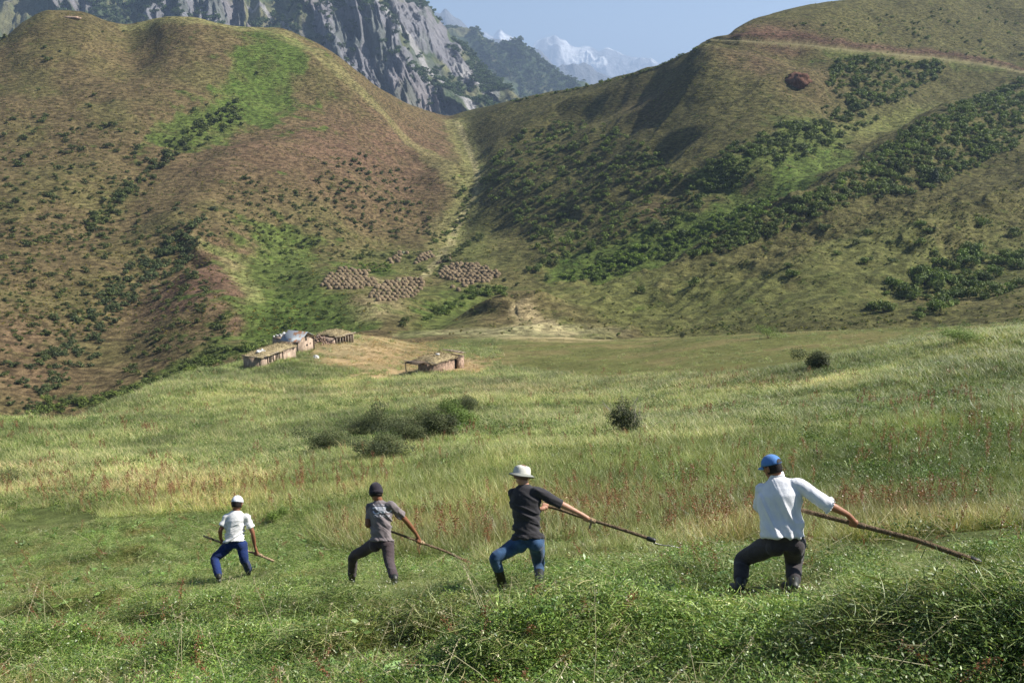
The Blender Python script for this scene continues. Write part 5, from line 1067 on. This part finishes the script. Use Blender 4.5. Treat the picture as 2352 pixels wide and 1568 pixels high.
def dome(rx, ry, rz, zlo, n=28, nv=12, th=.006, pleats=0, amp=.0, low=None):
    V = []; Q = []
    for sh in (0, 1):
        for j in range(nv+1):
            for k in range(n):
                a = 2*PI*k/n; zl = zlo if low is None else low(a); t = j/nv; z = zl + (1 - zl) * math.sin(t * PI/2); rr = math.sqrt(max(0, 1 - z*z)) if z > 0 else 1 + z*.12; w = 1 + amp * math.cos(a * pleats) * rr * (t < .97); e = 1 - sh * th / rx; V.append((rx*rr*math.cos(a)*w*e, ry*rr*math.sin(a)*w*e, rz*z*e))
    h = (nv+1)*n
    for j in range(nv):
        for k in range(n): k2 = (k+1) % n; Q.append((j*n+k, j*n+k2, (j+1)*n+k2, (j+1)*n+k)); Q.append((h+j*n+k, h+(j+1)*n+k, h+(j+1)*n+k2, h+j*n+k2))
    for k in range(n): k2 = (k+1) % n; Q.append((k, h+k, h+k2, k2))
    return np.array(V), Q
def man(sp):
    n0 = 'person'; feet = [gdepth(*sp['lground']), gdepth(*sp['rground'])]; D = sp.get('D') or (sum(feet)/2 + .05); print('man D', D, feet)
    J = {k: P3(v[0], v[1], D + v[2]) for k, v in sp['J'].items()}
    an_l = P3(*sp['lankle'], feet[0] + sp.get('lf', 0)); an_r = P3(*sp['rankle'], feet[1] + sp.get('rf', 0))
    base = (hit(*(np.array(sp['lground'])*K), ZNS)[0] + hit(*(np.array(sp['rground'])*K), ZNS)[0]) / 2; loc = tuple(base); root = empty('person', loc)
    kn_l = best_mid(J['hipL'], sp['kneeL'], an_l, .43, .42, D - .1, D + .5); kn_r = best_mid(J['hipR'], sp['kneeR'], an_r, .43, .42, D - .2, D + .45)
    sc = sp.get('sc', 1.0); S0, S1 = sp['shaft'][0], sp['shaft'][-1]
    sx = sp['shaft']; d0_, d1_ = D + sx[0][2], ((D + sx[-1][2]) if sx[-1][2] < 5 else gdepth(sx[-1][0], sx[-1][1]) - (sx[-1][2] - 10))
    fr_ = lambda x: (x - sx[0][0]) / (sx[-1][0] - sx[0][0])
    sh = [P3(q[0], q[1], 1 / ((1 - fr_(q[0])) / d0_ + fr_(q[0]) / d1_)) for q in sx]
    def on_shaft(px):
        best = None
        for i in range(len(sh) - 1):
            for t in np.linspace(0, 1, 60):
                q = sh[i]*(1-t) + sh[i+1]*t; u, v = project(*q); e = math.hypot(u - px[0]*K, v - px[1]*K)
                if best is None or e < best[0]: best = (e, q, nrm_(sh[i+1] - sh[i]))
        return best[1], best[2]
    GR, SR = on_shaft(sp['gripR']); GL, SL = on_shaft(sp['gripL'])
    wr_r = P3(*sp['wristR'], depth_of(GR) - .05); wr_l = P3(*sp['wristL'], depth_of(GL) - .06) if 'wristL' in sp else GL + nrm_(J['shL'] - GL) * .09
    el_r = best_mid(J['shR'], sp['elbowR'], wr_r, .29, .25, D - .15, D + .35); el_l = best_mid(J['shL'], sp['elbowL'], wr_l, .28, .25, D - .05, D + .5)
    # ---- body: one continuous skin surface
    m = MB(); H = head_frame(sp['face'], sp.get('roll', 0)); hc = J['head']; hs = sp.get('hs', 1.0)
    hp = lambda x, y, z: hc + H @ (np.array([x, y, z]) * hs)
    ball(m, hc + H @ np.array([0, -.008, .015]), np.array((.077,.094,.098))*hs, H, 16); ball(m, hp(0, .022, -.045), np.array((.060,.070,.068))*hs, H, 12); ball(m, hp(0, .058, -.085), np.array((.030,.028,.024))*hs, H, 8)
    limb(m, [hp(0,.088,.018), hp(0,.108,-.022), hp(0,.100,-.032)], [.010*hs, .014*hs, .012*hs], 8, 3); ball(m, hp(0,.088,-.058), np.array((.024,.010,.006))*hs, H, 6); ball(m, hp(0,.086,-.068), np.array((.021,.010,.006))*hs, H, 6); ball(m, hp(0,.082,.028), np.array((.055,.014,.010))*hs, H, 6)
    for s in (-1, 1):
        ball(m, hp(s*.078,-.008,-.008), np.array((.010,.020,.034))*hs, H, 8); ball(m, hp(s*.086,-.016,.006), np.array((.008,.012,.022))*hs, H, 6)
    nb = J['neck']; limb(m, [nb - (nb - J['waist'])*-.0 + nrm_(J['waist'] - nb)*.08, nb, hp(0,-.035,-.055)], [.075*sc, .062*sc, .056*sc], 16)
    rt = nrm_(J['shR'] - J['shL']); up = nrm_(nb - J['waist']); fw = nrm_(np.cross(up, rt)); rh = nrm_(J['hipR'] - J['hipL']); fh = nrm_(np.cross(up, rh)); SW = np.linalg.norm(J['shR'] - J['shL'])/2; HW = np.linalg.norm(J['hipR'] - J['hipL'])/2; midS = (J['shL'] + J['shR'])/2; midH = (J['hipL'] + J['hipR'])/2
    def tor(t, a, b_, c0=None):
        c = J['waist']*(1-t) + nb*t + (midS - (J['waist']*.12 + nb*.88))*sstep(.45, .85, t)*.6*(1 - sstep(.88, 1, t)); r = nrm_(rh*(1-t) + rt*t); f = nrm_(np.cross(up, r)); return (c, r, f, a, b_)
    wd, ww, wc, ws = sp['torso']
    loft(m, [tor(-.22, ww*.7, wd*.6), tor(0, ww*.75, wd*.7), tor(.3, ww*.75, wd*.72), tor(.6, wc*.8, wd*.8), tor(.82, SW*.8, wd*.66), tor(.96, .07, .06)])
    for sd in ('L', 'R'):
        hipj, kn, an = J['hip'+sd], (kn_l if sd == 'L' else kn_r), (an_l if sd == 'L' else an_r); limb(m, [hipj*.8+kn*.2, kn, an], [.055, .042, .034], 12)
        sj, el, wr, G, S = J['sh'+sd], (el_l if sd == 'L' else el_r), (wr_l if sd == 'L' else wr_r), (GL if sd == 'L' else GR), (SL if sd == 'L' else SR)
        limb(m, [sj, sj*.45 + el*.55, el, el*.62 + wr*.38, wr], [.052*sc, .047*sc, .039*sc, .040*sc, .026*sc], 14); hand(m, wr, G, S, .017, 1 if sd == 'R' else -1)
    body = fuse('body', m, .0065, 2); recentre(body, loc); link('body', body, sp['skin'], root)
    for s in (-1, 1): m = MB(); ball(m, hp(s*.031,.083,.004), .0125*hs, None, 6); me = m.mesh('eye', True); recentre(me, loc); link('eye', me, M_eye, root)
    # ---- shirt
    m = MB(); hem = sp.get('hem', -.12)
    st = [tor(hem, max(ww*1.12, HW + .105), wd*1.22), tor(0, ww*1.04, wd*1.08), tor(.22, ww*1.0, wd*1.02), tor(.45, (ww+wc)/2*1.02, wd*1.06), tor(.66, wc*1.04, wd*1.08), tor(.80, SW*ws*1.06, wd*.98), tor(.89, SW*ws*.98, wd*.84), tor(.94, SW*ws*.76, wd*.74), tor(.975, SW*ws*.52, wd*.62), tor(1.0, .072*sc, .068*sc)]; loft(m, st, 26)
    for sd in ('L', 'R'):
        sj, el, wr = J['sh'+sd], (el_l if sd == 'L' else el_r), (wr_l if sd == 'L' else wr_r); L = sp['sleeve' + sd]; q = (sj + (el - sj)*min(L, 1)) if L <= 1 else el + (wr - el)*(L-1); mid_ = sj + (el - sj)*min(.5, L*.5)
        flo = sp.get('flare', .064); inn = sj*.55 + midS*.45 - up*.02
        pts = [inn, sj, mid_] + ([el] if L > 1 else []) + [q]; rad = [.070*sc, .066*sc, .062*sc] + ([.056*sc] if L > 1 else []) + [flo*sc]; limb(m, pts, rad, 16, 5, caps=False)
    me = fuse('shirt', m, .010, sp.get('ssm', 7), folds(sp['fold'], J['waist']*.5 + nb*.5, 0, -.05, .28, sp.get('famp', .011), sp.get('ffreq', 17), sp['seed'])); bvh = BVHTree.FromPolygons([tuple(v.co) for v in me.vertices], [tuple(p.vertices) for p in me.polygons]); recentre(me, loc); link(sp.get('shirtname', 'shirt'), me, sp['shirt'], root)
    if 'collar' in sp:
        m = MB(); c0 = tor(.99, 1, 1)[0]; r, f = rt, fw; loft(m, [(c0, r, f, .078, .076), (c0 + up*.05, r, f, .066, .064)], 20); me = fuse('collar', m, .008, 2); recentre(me, loc); link('collar', me, sp['shirt'], root)
    # ---- trousers
    m = MB(); tw = sp.get('tw', (.098, .068, .060)); wb = tor(.0, ww*.93, wd*.93); loft(m, [wb, tor(-.15, ww*.98, wd*1.0), (midH + up*.02, rh, fh, HW + .085, .135), (midH - up*.07, rh, fh, HW + .06, .12)], 26)
    lo_ = []
    for sd in ('L', 'R'):
        hipj, kn, an = J['hip'+sd], (kn_l if sd == 'L' else kn_r), (an_l if sd == 'L' else an_r); kk = sp['trouser' + sd]; end = kn + (an - kn)*kk; limb(m, [hipj, hipj*.5 + kn*.5, kn, kn*(.55) + end*.45, end], [tw[0]*1.08, tw[0]*.95, tw[1]*1.08, tw[1], tw[2]], 16); ball(m, hipj - fh*.045 - up*.03, (.095, .095, .10), None, 10)
    me = fuse('trousers', m, .010, 4, folds(sp.get('tfold', (.8, 0, -.35)), midH, 0, -.9, .3, sp.get('tamp', .007), 15, sp['seed'] + 5, .6)); tb = BVHTree.FromPolygons([tuple(v.co) for v in me.vertices], [tuple(p.vertices) for p in me.polygons]); recentre(me, loc); tro = link('trousers', me, sp['trousers'], root)
    if sp.get('belt', 1):
        m = MB(); c, r, f, a, b_ = tor(-.03, ww*.965+.006, wd*.965+.006); c2 = c - up*.04; V = []
        nn = 40
        for (cc, e) in ((c, 0), (c2, 0.003)):
            for k in range(nn): th = 2*PI*k/nn; V.append(cc + r*(a+e)*math.cos(th) + f*(b_+e)*math.sin(th))
        for (cc, e) in ((c, -.01), (c2, -.007)):
            for k in range(nn): th = 2*PI*k/nn; V.append(cc + r*(a+e)*math.cos(th) + f*(b_+e)*math.sin(th))
        Q = []
        for k in range(nn): k2 = (k+1) % nn; Q += [(k, k2, nn+k2, nn+k), (2*nn+k, 3*nn+k, 3*nn+k2, 2*nn+k2), (k, 2*nn+k, 2*nn+k2, k2), (nn+k, nn+k2, 3*nn+k2, 3*nn+k)]
        m.add(V, Q); me = m.mesh('belt', True); recentre(me, loc); link('belt', me, M_belt, root)
    # back pockets and seams on the trousers
    for sd in (-1, 1):
        cpt = midH + rh*sd*.075 - fh*.3 + up*.035; hitp = tb.ray_cast(Vector(cpt), Vector(fh))
        m = MB(); V = []
        for v_ in np.linspace(.055, -.065, 6):
            for u_ in np.linspace(-.055, .055, 6):
                o3 = cpt + rh*u_ + up*v_; hh = tb.ray_cast(Vector(o3), Vector(fh)); V.append(np.array(hh[0]) - fh*.004 if hh[0] is not None else o3 + fh*.2)
        m.add(V, [(j*6+i, j*6+i+1, (j+1)*6+i+1, (j+1)*6+i) for j in range(5) for i in range(5)]); me = m.mesh('back_pocket', True); recentre(me, loc); link('back_pocket', me, sp['trousers'], tro)
    # ---- boots
    for sd in ('L', 'R'):
        kn, an = (kn_l if sd == 'L' else kn_r), (an_l if sd == 'L' else an_r); bt = sp['bootTop']; top = kn + (an - kn)*bt; toe_d = nrm_(np.array(sp.get('toe' + sd, (-.25, 1, 0)))); m = MB(); gz = float(height([an[0]], [an[1]], ZNS)[0]); sole = np.array([an[0], an[1], max(min(an[2] - .07, gz + .05), an[2] - .16)])
        limb(m, [top, top*.5 + an*.5, an, sole + np.array([0, 0, .03])], [.062, .058, .052, .048], 14); toe = sole + toe_d*.17; toe[2] = max(toe[2] - .02, float(height([toe[0]], [toe[1]], ZNS)[0]) + .02); limb(m, [sole - toe_d*.045 + np.array([0, 0, .02]), sole + toe_d*.07 + np.array([0, 0, .025]), toe + np.array([0, 0, .02])], [.042, .048, .038], 12)
        me = fuse('boot', m, .008, 2); recentre(me, loc); link('boot', me, sp.get('boot', M_boot), root)
    # ---- hair and hat, in the head's own axes
    def put(name, V, Q, mat, parent, thick=None):
        me = np_mesh(name, [hc + H @ (np.array(v)*hs) for v in V], Q); recentre(me, loc); return link(name, me, mat, parent)
    if sp.get('hair', True): V, Q = dome(.083, .101, .108, -.0, low=lambda a: -.62 if math.sin(a) < .25 else .35); V = V + np.array([0, -.010, .012]); put('hair', V, Q, sp.get('hairm', M_hair), root)
    kind_ = sp['hat']; hm = sp['hatm']
    if kind_ in ('cap', 'cap_back'):
        V, Q = dome(.093, .112, .106, .02, 48, 12, .006, 6, .012); V = V + np.array([0, -.004, .030]); cap = put('cap', V, Q, hm, root); BV = []; BQ = []; nn = 14; sg = 1 if kind_ == 'cap' else 1
        for i in range(nn+1):
            a = PI*(.14 + .72*i/nn); ex = .062*math.sin(PI*i/nn)**.7
            for k in range(4): q = k/3; BV.append((.092*math.cos(a)*(1 - .1*q), (.108*math.sin(a) + ex*q)*sg, .030 - .018*q - .012*abs(math.cos(a))*q)); 
        for i in range(nn):
            for k in range(3): BQ.append((i*4+k, i*4+k+1, (i+1)*4+k+1, (i+1)*4+k))
        nv_ = len(BV); BV += [(x, y, z - .004) for x, y, z in BV]; BQ += [tuple(reversed([i + nv_ for i in q])) for q in BQ[:]]; put('cap_peak', BV, BQ, hm, cap)
        V = []; Q = []; nn = 20
        for i in range(nn+1):
            a = 2*PI*i/nn
            V += [(.0945*math.cos(a), -.004 + .1135*math.sin(a), .030), (.0945*math.cos(a), -.004 + .1135*math.sin(a), .048)]
        if kind_ == 'cap_back':
            for i in range(nn): Q.append((2*i, 2*i+2, 2*i+3, 2*i+1))
            put('band', V, Q, hm, cap)
        if kind_ == 'cap':      # opening over the strap at the back
            V = []; Q = []; nn = 14
            for i in range(nn+1):
                x = -.040 + .08*i/nn; zt = .038 + .042*math.sqrt(max(0, 1 - (x/.040)**2))
                for z in (.040, zt): zz = (z - .030)/.106; rr = math.sqrt(max(.01, 1 - zz*zz)); y = -.004 - .1155*rr*math.sqrt(max(.01, 1 - (x/(.096*rr))**2)); V.append((x, y, z))
            for i in range(nn): Q.append((2*i, 2*i+2, 2*i+3, 2*i+1))
            put('cap_opening', V, Q, M_hair, cap)
    elif kind_ == 'beanie':
        V, Q = dome(.094, .112, .124, -.18, 40, 14, .008, 0, 0, low=lambda a: -.28 - .16*max(0, -math.cos(a))); V = V + np.array([0, -.006, .020]); cap = put('beanie', V, Q, hm, root)
        V2, Q2 = dome(.098, .116, .110, -.1, 40, 5, .006, 0, 0, low=lambda a: -.34 - .16*max(0, -math.cos(a))); keep = V2[:, 2] < .012; V2[:, 2] = np.minimum(V2[:, 2], .012); V2[:, :2] = np.where(keep[:, None], V2[:, :2], V2[:, :2] * .96); V2 = V2 + np.array([0, -.006, .020]); put('cuff', V2, Q2, hm, cap)
    elif kind_ == 'bucket':
        V = []; Q = []; n = 44; prof = [(.101,.006),(.100,.034),(.096,.064),(.086,.088),(.066,.099),(.035,.105),(.001,.106)]
        for j, (rr, z) in enumerate(prof):
            for k in range(n): a = 2*PI*k/n; V.append((rr*math.cos(a), rr*1.16*math.sin(a) - .005, z + (.004*math.cos(3*a) if 2 < j < 6 else 0)))
        for j in range(len(prof)-1):
            for k in range(n): Q.append((j*n+k, j*n+(k+1) % n, (j+1)*n+(k+1) % n, (j+1)*n+k))
        cap = put('bucket_hat', V, Q, hm, root); V = []; Q = []; pr = [(.101,.016),(.120,.004),(.147,-.012),(.148,-.018),(.120,-.003),(.100,.008)]
        for j, (rr, z) in enumerate(pr):
            for k in range(n): a = 2*PI*k/n; V.append((rr*math.cos(a), rr*1.12*math.sin(a), z + .010*math.cos(2*a)*(j in (1,2,3))))
        for j in range(len(pr)-1):
            for k in range(n): Q.append((j*n+k, j*n+(k+1) % n, (j+1)*n+(k+1) % n, (j+1)*n+k))
        put('brim', V, Q, sp['brimm'], cap)
        V = []; Q = []
        for a in (-1.9, -1.5, -1.1, -.7, -2.3):
            c = np.array([.097*math.cos(a), .097*1.16*math.sin(a) - .005, .075]); b0 = len(V); V += [c + np.array([dx*math.sin(a), -dx*math.cos(a), dz]) + np.array([math.cos(a), math.sin(a), 0])*.003 for dx, dz in ((-.003,-.003),(.003,-.003),(.003,.003),(-.003,.003))]; Q.append((b0, b0+1, b0+2, b0+3))
        put('eyelets', V, Q, M_belt, cap)
    tag(root, sp['label'], 'person', 'men mowing in a row')
    # ---- the scythe he swings, a thing of its own
    sroot = empty('scythe', tuple(sh[-1])); sl_ = tuple(sh[-1]); m = MB(); r0 = sp.get('sr', .017)
    tt = np.linspace(0, 1, len(sh)); t2 = np.linspace(0, 1, 24); SP = np.stack([np.interp(t2, tt, [s[i] for s in sh]) for i in range(3)], 1); SP += np.stack([vnoise(t2*5, t2*0+k, t2*0+sp['seed']) for k in range(3)], 1)*.004; limb(m, list(SP), list(np.linspace(r0*.85, r0*1.1, 24)), 10, 1); me = m.mesh('snath', True); recentre(me, sl_); link('snath', me, sp['wood'], sroot)
    m = MB(); g = GR + SR*.07; sdv = nrm_(np.cross(SR, nrm_(g))); limb(m, [g - SR*.03, g + SR*.03], [.032, .032], 10, 2); limb(m, [g, g - sdv*.10], [.014, .012], 8, 2) if sp.get('nib', 1) else None; me = m.mesh('grip', True); recentre(me, sl_); link('grip', me, sp.get('gripm', M_palewood), sroot)
    if 'dark_end' in sp: m = MB(); e0, e1 = sh[0], sh[0] + (sh[1]-sh[0])*sp['dark_end']; limb(m, [e0 - (e1-e0)*.05, e1], [.010, .0225], 10, 3); me = m.mesh('heel_end', True); recentre(me, sl_); link('heel_end', me, M_wet, sroot)
    if 'blade' in sp:
        e = sh[-1]; sd = nrm_(sh[-1] - sh[-2]); m = MB(); limb(m, [e - sd*.07, e + sd*.01], [.030, .028], 10, 2); me = m.mesh('blade_ring', True); recentre(me, sl_); link('blade_ring', me, M_iron, sroot)
        bp = [P3(x, y, depth_of(e) + d) for x, y, d in sp['blade']]; t = np.arange(len(bp)); tt = np.linspace(0, len(bp)-1, 24); Pb = np.stack([pchip(t, np.array([b[i] for b in bp]), tt) for i in range(3)], 1); V = []; Q = []; wv = np.array(sp.get('bw', (0, -.3, -1.0)), float)
        for i, p in enumerate(Pb):
            w = .045*(1 - (i/23)**1.6*.92); d = nrm_(Pb[min(i+1, 23)] - Pb[max(i-1, 0)]); wn = nrm_(wv - d*(wv @ d)); th_ = np.cross(d, wn)*.0018; V += [p + th_*2.2, p + wn*w + th_*.2, p + wn*w - th_*.2, p - th_*2.2]
        for i in range(23):
            for k in range(4): Q.append((4*i+k, 4*i+(k+1) % 4, 4*(i+1)+(k+1) % 4, 4*(i+1)+k))
        Q += [(0,3,2,1), (92,93,94,95)]; me = np_mesh('blade', V, Q); recentre(me, sl_); link('blade', me, M_blade_steel, sroot)
    tag(sroot, sp['slabel'], 'scythe', 'scythes held by the mowers')
    return root, bvh, loc
SK1, SK2, SK3 = skin_m('tanned_skin', (.32,.155,.09)), skin_m('dark_tanned_skin', (.25,.115,.065)), skin_m('fair_skin', (.48,.27,.18))
man(dict(seed=1, label='mower in a white short sleeved shirt and blue cap, reaching far right with his scythe', slabel='long worn scythe with the curved blade down by the grass at the far right', face=(-.60,.72,-.38), hs=.95,
  J=dict(head=(1930,1168,.10), neck=(1942,1191,.09), waist=(1957,1327,0), shL=(1905,1222,.14), shR=(1994,1211,-.01), hipL=(1937,1356,.02), hipR=(1986,1356,-.02)),
  kneeL=(1856,1398), lankle=(1850,1468), kneeR=(1984,1406), rankle=(1984,1466), lground=(1850,1492), rground=(1985,1490), elbowR=(2070,1260), wristR=(2120,1286), gripR=(2133,1308), gripL=(1965,1265), elbowL=(1905,1272),
  sleeveL=.85, sleeveR=1.06, flare=.088, hem=-.12, fold=(.45,0,-.9), famp=.022, ffreq=11, torso=(.140,.188,.205,1.0), shirt=cloth('white_cotton_shirt', (.80,.81,.84), .8, .0015, .06, ((.35,.33,.30), 3.2, .18)), collar=1,
  trousers=cloth('charcoal_trousers', (.055,.048,.050), .85, .002, .35), tw=(.105,.075,.068), trouserL=.72, trouserR=.72, tfold=(1,0,-.1), tamp=.008, bootTop=.6, skin=SK1, hat='cap', hatm=cloth('blue_cap', (.09,.22,.50), .8), 
  shaft=[(1950,1260,.16),(2133,1308,.08),(2300,1352,-.03),(2446,1403,11.3)], wood=M_shaft, gripm=M_shaft, sr=.026, nib=0, blade=[(2440,1408,0),(2434,1422,.03),(2405,1434,.14),(2371,1433,.30)]))
man(dict(seed=2, label='mower in a charcoal sweater, jeans, rubber boots and pale bucket hat', slabel='scythe held level by the man in the pale bucket hat, thin blade pointing right', face=(.10,.90,-.42), roll=-.10, hs=1.07,
  J=dict(head=(1304,1187,.10), neck=(1310,1211,.09), waist=(1318,1333,0), shL=(1281,1232,.14), shR=(1343,1228,-.02), hipL=(1302,1354,.02), hipR=(1340,1352,-.02)),
  kneeL=(1238,1396), lankle=(1257,1462), kneeR=(1347,1406), rankle=(1349,1464), lground=(1260,1482), rground=(1350,1478), elbowR=(1398,1257), wristR=(1446,1281), gripR=(1466,1296), gripL=(1363,1266), wristL=(1352,1272), elbowL=(1300,1280),
  sleeveL=.98, sleeveR=1.12, flare=.056, hem=-.10, fold=(.85,0,-.45), famp=.020, torso=(.130,.165,.190,1.0), shirt=cloth('charcoal_sweater', (.040,.038,.042), .9, .0012, .1),
  trousers=cloth('blue_denim', (.045,.095,.185), .85, .0015, .5), tw=(.095,.068,.058), trouserL=.48, trouserR=.42, tfold=(1,0,-.15), tamp=.006, bootTop=.42, skin=SK3, hair=True, hairm=plain('shaved_hair', (.20,.125,.09), .8, .2, 80), hat='bucket', hatm=cloth('pale_linen', (.62,.61,.54), .9), brimm=cloth('grey_brim', (.24,.25,.22), .9),
  shaft=[(1358,1263,.24),(1400,1274,.16),(1466,1296,.08),(1560,1325,-.02),(1634,1350,-.1)], wood=M_shaft, sr=.020, blade=[(1636,1356,0),(1655,1361,.02),(1678,1364,.04),(1702,1369,.08)], bw=(0,.6,-.5)))
r2, bv2, loc2 = man(dict(seed=3, label='mower in a faded grey printed T-shirt, brown trousers and dark knitted cap', slabel='scythe of the man in the knitted cap, its end buried in the grass', face=(-.25,.86,-.45), hs=1.1,
  J=dict(head=(940,1231,.10), neck=(946,1250,.09), waist=(955,1343,0), shL=(925,1266,.12), shR=(978,1263,-.02), hipL=(941,1356,.02), hipR=(969,1357,-.02)),
  kneeL=(883,1393), lankle=(880,1444), kneeR=(973,1401), rankle=(986,1446), lground=(880,1464), rground=(988,1462), elbowR=(1016,1302), wristR=(1040,1333), gripR=(1045,1352), gripL=(960,1322), elbowL=(919,1312),
  sleeveL=.72, sleeveR=.66, flare=.066, hem=-.08, fold=(.62,0,-.72), famp=.022, torso=(.122,.158,.185,1.0), shirt=cloth('faded_grey_cotton', (.20,.172,.175), .88, .0015, .2, ((.10,.085,.09), 3, .55)),
  trousers=cloth('brown_grey_trousers', (.070,.052,.055), .85, .002, .3), tw=(.092,.070,.066), trouserL=.82, trouserR=.86, tfold=(1,0,-.3), tamp=.008, bootTop=.72, skin=SK2, hat='beanie', hatm=cloth('dark_knit', (.030,.026,.034), .95, .002),
  shaft=[(955,1320,.22),(1045,1352,.10),(1120,1380,.0),(1182,1409,10.9)], wood=M_shaft, sr=.019, blade=[(1182,1410,0),(1180,1420,.05),(1165,1428,.15),(1140,1430,.3)]))
man(dict(seed=4, label='mower in a white T-shirt, blue trousers and white cap, nearest the left', slabel='scythe with a pale new wooden shaft held low by the leftmost mower', face=(.05,.88,-.42), hs=1.16,
  J=dict(head=(593,1259,.10), neck=(590,1276,.08), waist=(586,1346,0), shL=(567,1292,.04), shR=(617,1292,.02), hipL=(574,1361,.02), hipR=(604,1359,.0)),
  kneeL=(537,1396), lankle=(547,1442), kneeR=(610,1396), rankle=(621,1424), lground=(548,1460), rground=(622,1440), elbowR=(632,1334), wristR=(637,1364), gripR=(641,1384), wristL=(551,1344), gripL=(556,1357), elbowL=(551,1326),
  sleeveL=.66, sleeveR=.62, flare=.068, hem=-.10, fold=(-.75,0,-.5), famp=.020, torso=(.130,.172,.192,1.0), shirt=cloth('white_tshirt', (.78,.78,.77), .85, .0015, .08, ((.5,.46,.40), 4, .25)),
  trousers=cloth('navy_blue_trousers', (.013,.030,.115), .85, .002, .25), tw=(.100,.076,.072), trouserL=.85, trouserR=.95, tfold=(1,0,-.4), tamp=.008, bootTop=.70, skin=SK2, hat='cap_back', hatm=cloth('white_cap', (.72,.75,.80), .85),
  shaft=[(510,1339,.22),(556,1357,.22),(641,1384,.20),(683,1401,.18)], wood=M_palewood, sr=.021, dark_end=.55, belt=0, nib=0))
# faded white print across the back of the grey T-shirt
M_print = plain('faded_white_print', (.62,.62,.66), .8, .15, 12)
prV = []; prQ = []
def drape(x, y):
    d = Vector(tuple(nrm_(raydir(x * K, y * K)))); h = bv2.ray_cast(Vector((0, 0, 0)), d)
    return None if h[0] is None else np.array(h[0] - d * .004)
def raster(test, x0, x1, y0, y1, st=.4):
    for x in np.arange(x0, x1, st):
        for y in np.arange(y0, y1, st):
            if test(x + st/2, y + st/2):
                q = [drape(x, y), drape(x + st, y), drape(x + st, y + st), drape(x, y + st)]
                if all(p is not None for p in q) and max(np.linalg.norm(q[0] - q[2]), np.linalg.norm(q[1] - q[3])) < .02: k = len(prV); prV.extend([p - np.array(loc2) for p in q]); prQ.append((k, k+1, k+2, k+3))
arc = lambda x, y, cx, cy, rx, ry, w: abs(math.hypot((x-cx)/rx, (y-cy)/ry) - 1) < w and y > cy - .5
pin = lambda poly: (lambda x, y: bool(inpoly(np.array([x]), np.array([y]), poly)[0]))
raster(pin([(937,1265.5),(966,1266),(962,1283),(953,1282),(942,1274),(938,1271)]), 932, 968, 1264, 1285)
raster(pin([(931,1268),(937,1266.5),(938,1271),(932,1271.5)]), 930, 939, 1265, 1273)
raster(lambda x, y: arc(x, y, 941, 1277, 7.5, 6.5, .24) or arc(x, y, 970.5, 1274, 7.5, 6, .24), 930, 980, 1270, 1286)
def glyphs(txt, x0, y0, w, h):
    cu = bpy.data.curves.new('t', 'FONT'); cu.body = txt; cu.resolution_u = 2; o = bpy.data.objects.new('t', cu); scene.collection.objects.link(o); bpy.context.view_layer.update(); me = bpy.data.meshes.new_from_object(o.evaluated_get(bpy.context.evaluated_depsgraph_get())); bpy.data.objects.remove(o)
    co = np.array([v.co[:] for v in me.vertices]); mn, mx = co.min(0), co.max(0); me.calc_loop_triangles(); tr = [[(x0 + (co[i][0]-mn[0])/(mx[0]-mn[0])*w, y0 + h - (co[i][1]-mn[1])/(mx[1]-mn[1])*h) for i in t.vertices] for t in me.loop_triangles]
    def test(x, y):
        for t in tr:
            if min(p[0] for p in t) <= x <= max(p[0] for p in t) and inpoly(np.array([x]), np.array([y]), t)[0]: return True
        return False
    raster(test, x0, x0 + w, y0, y0 + h, .25)
glyphs('ING BRETW', 932, 1260, 31, 4); glyphs('OFADOK', 934, 1286, 43, 6)
if prV: prn = link('shirt_print', np_mesh('shirt_print', prV, prQ), M_print, None); prn.parent = [c for c in r2.children if c.name.startswith('shirt')][0]; tag(prn, 'faded white lettering and eye shaped logo on the back')
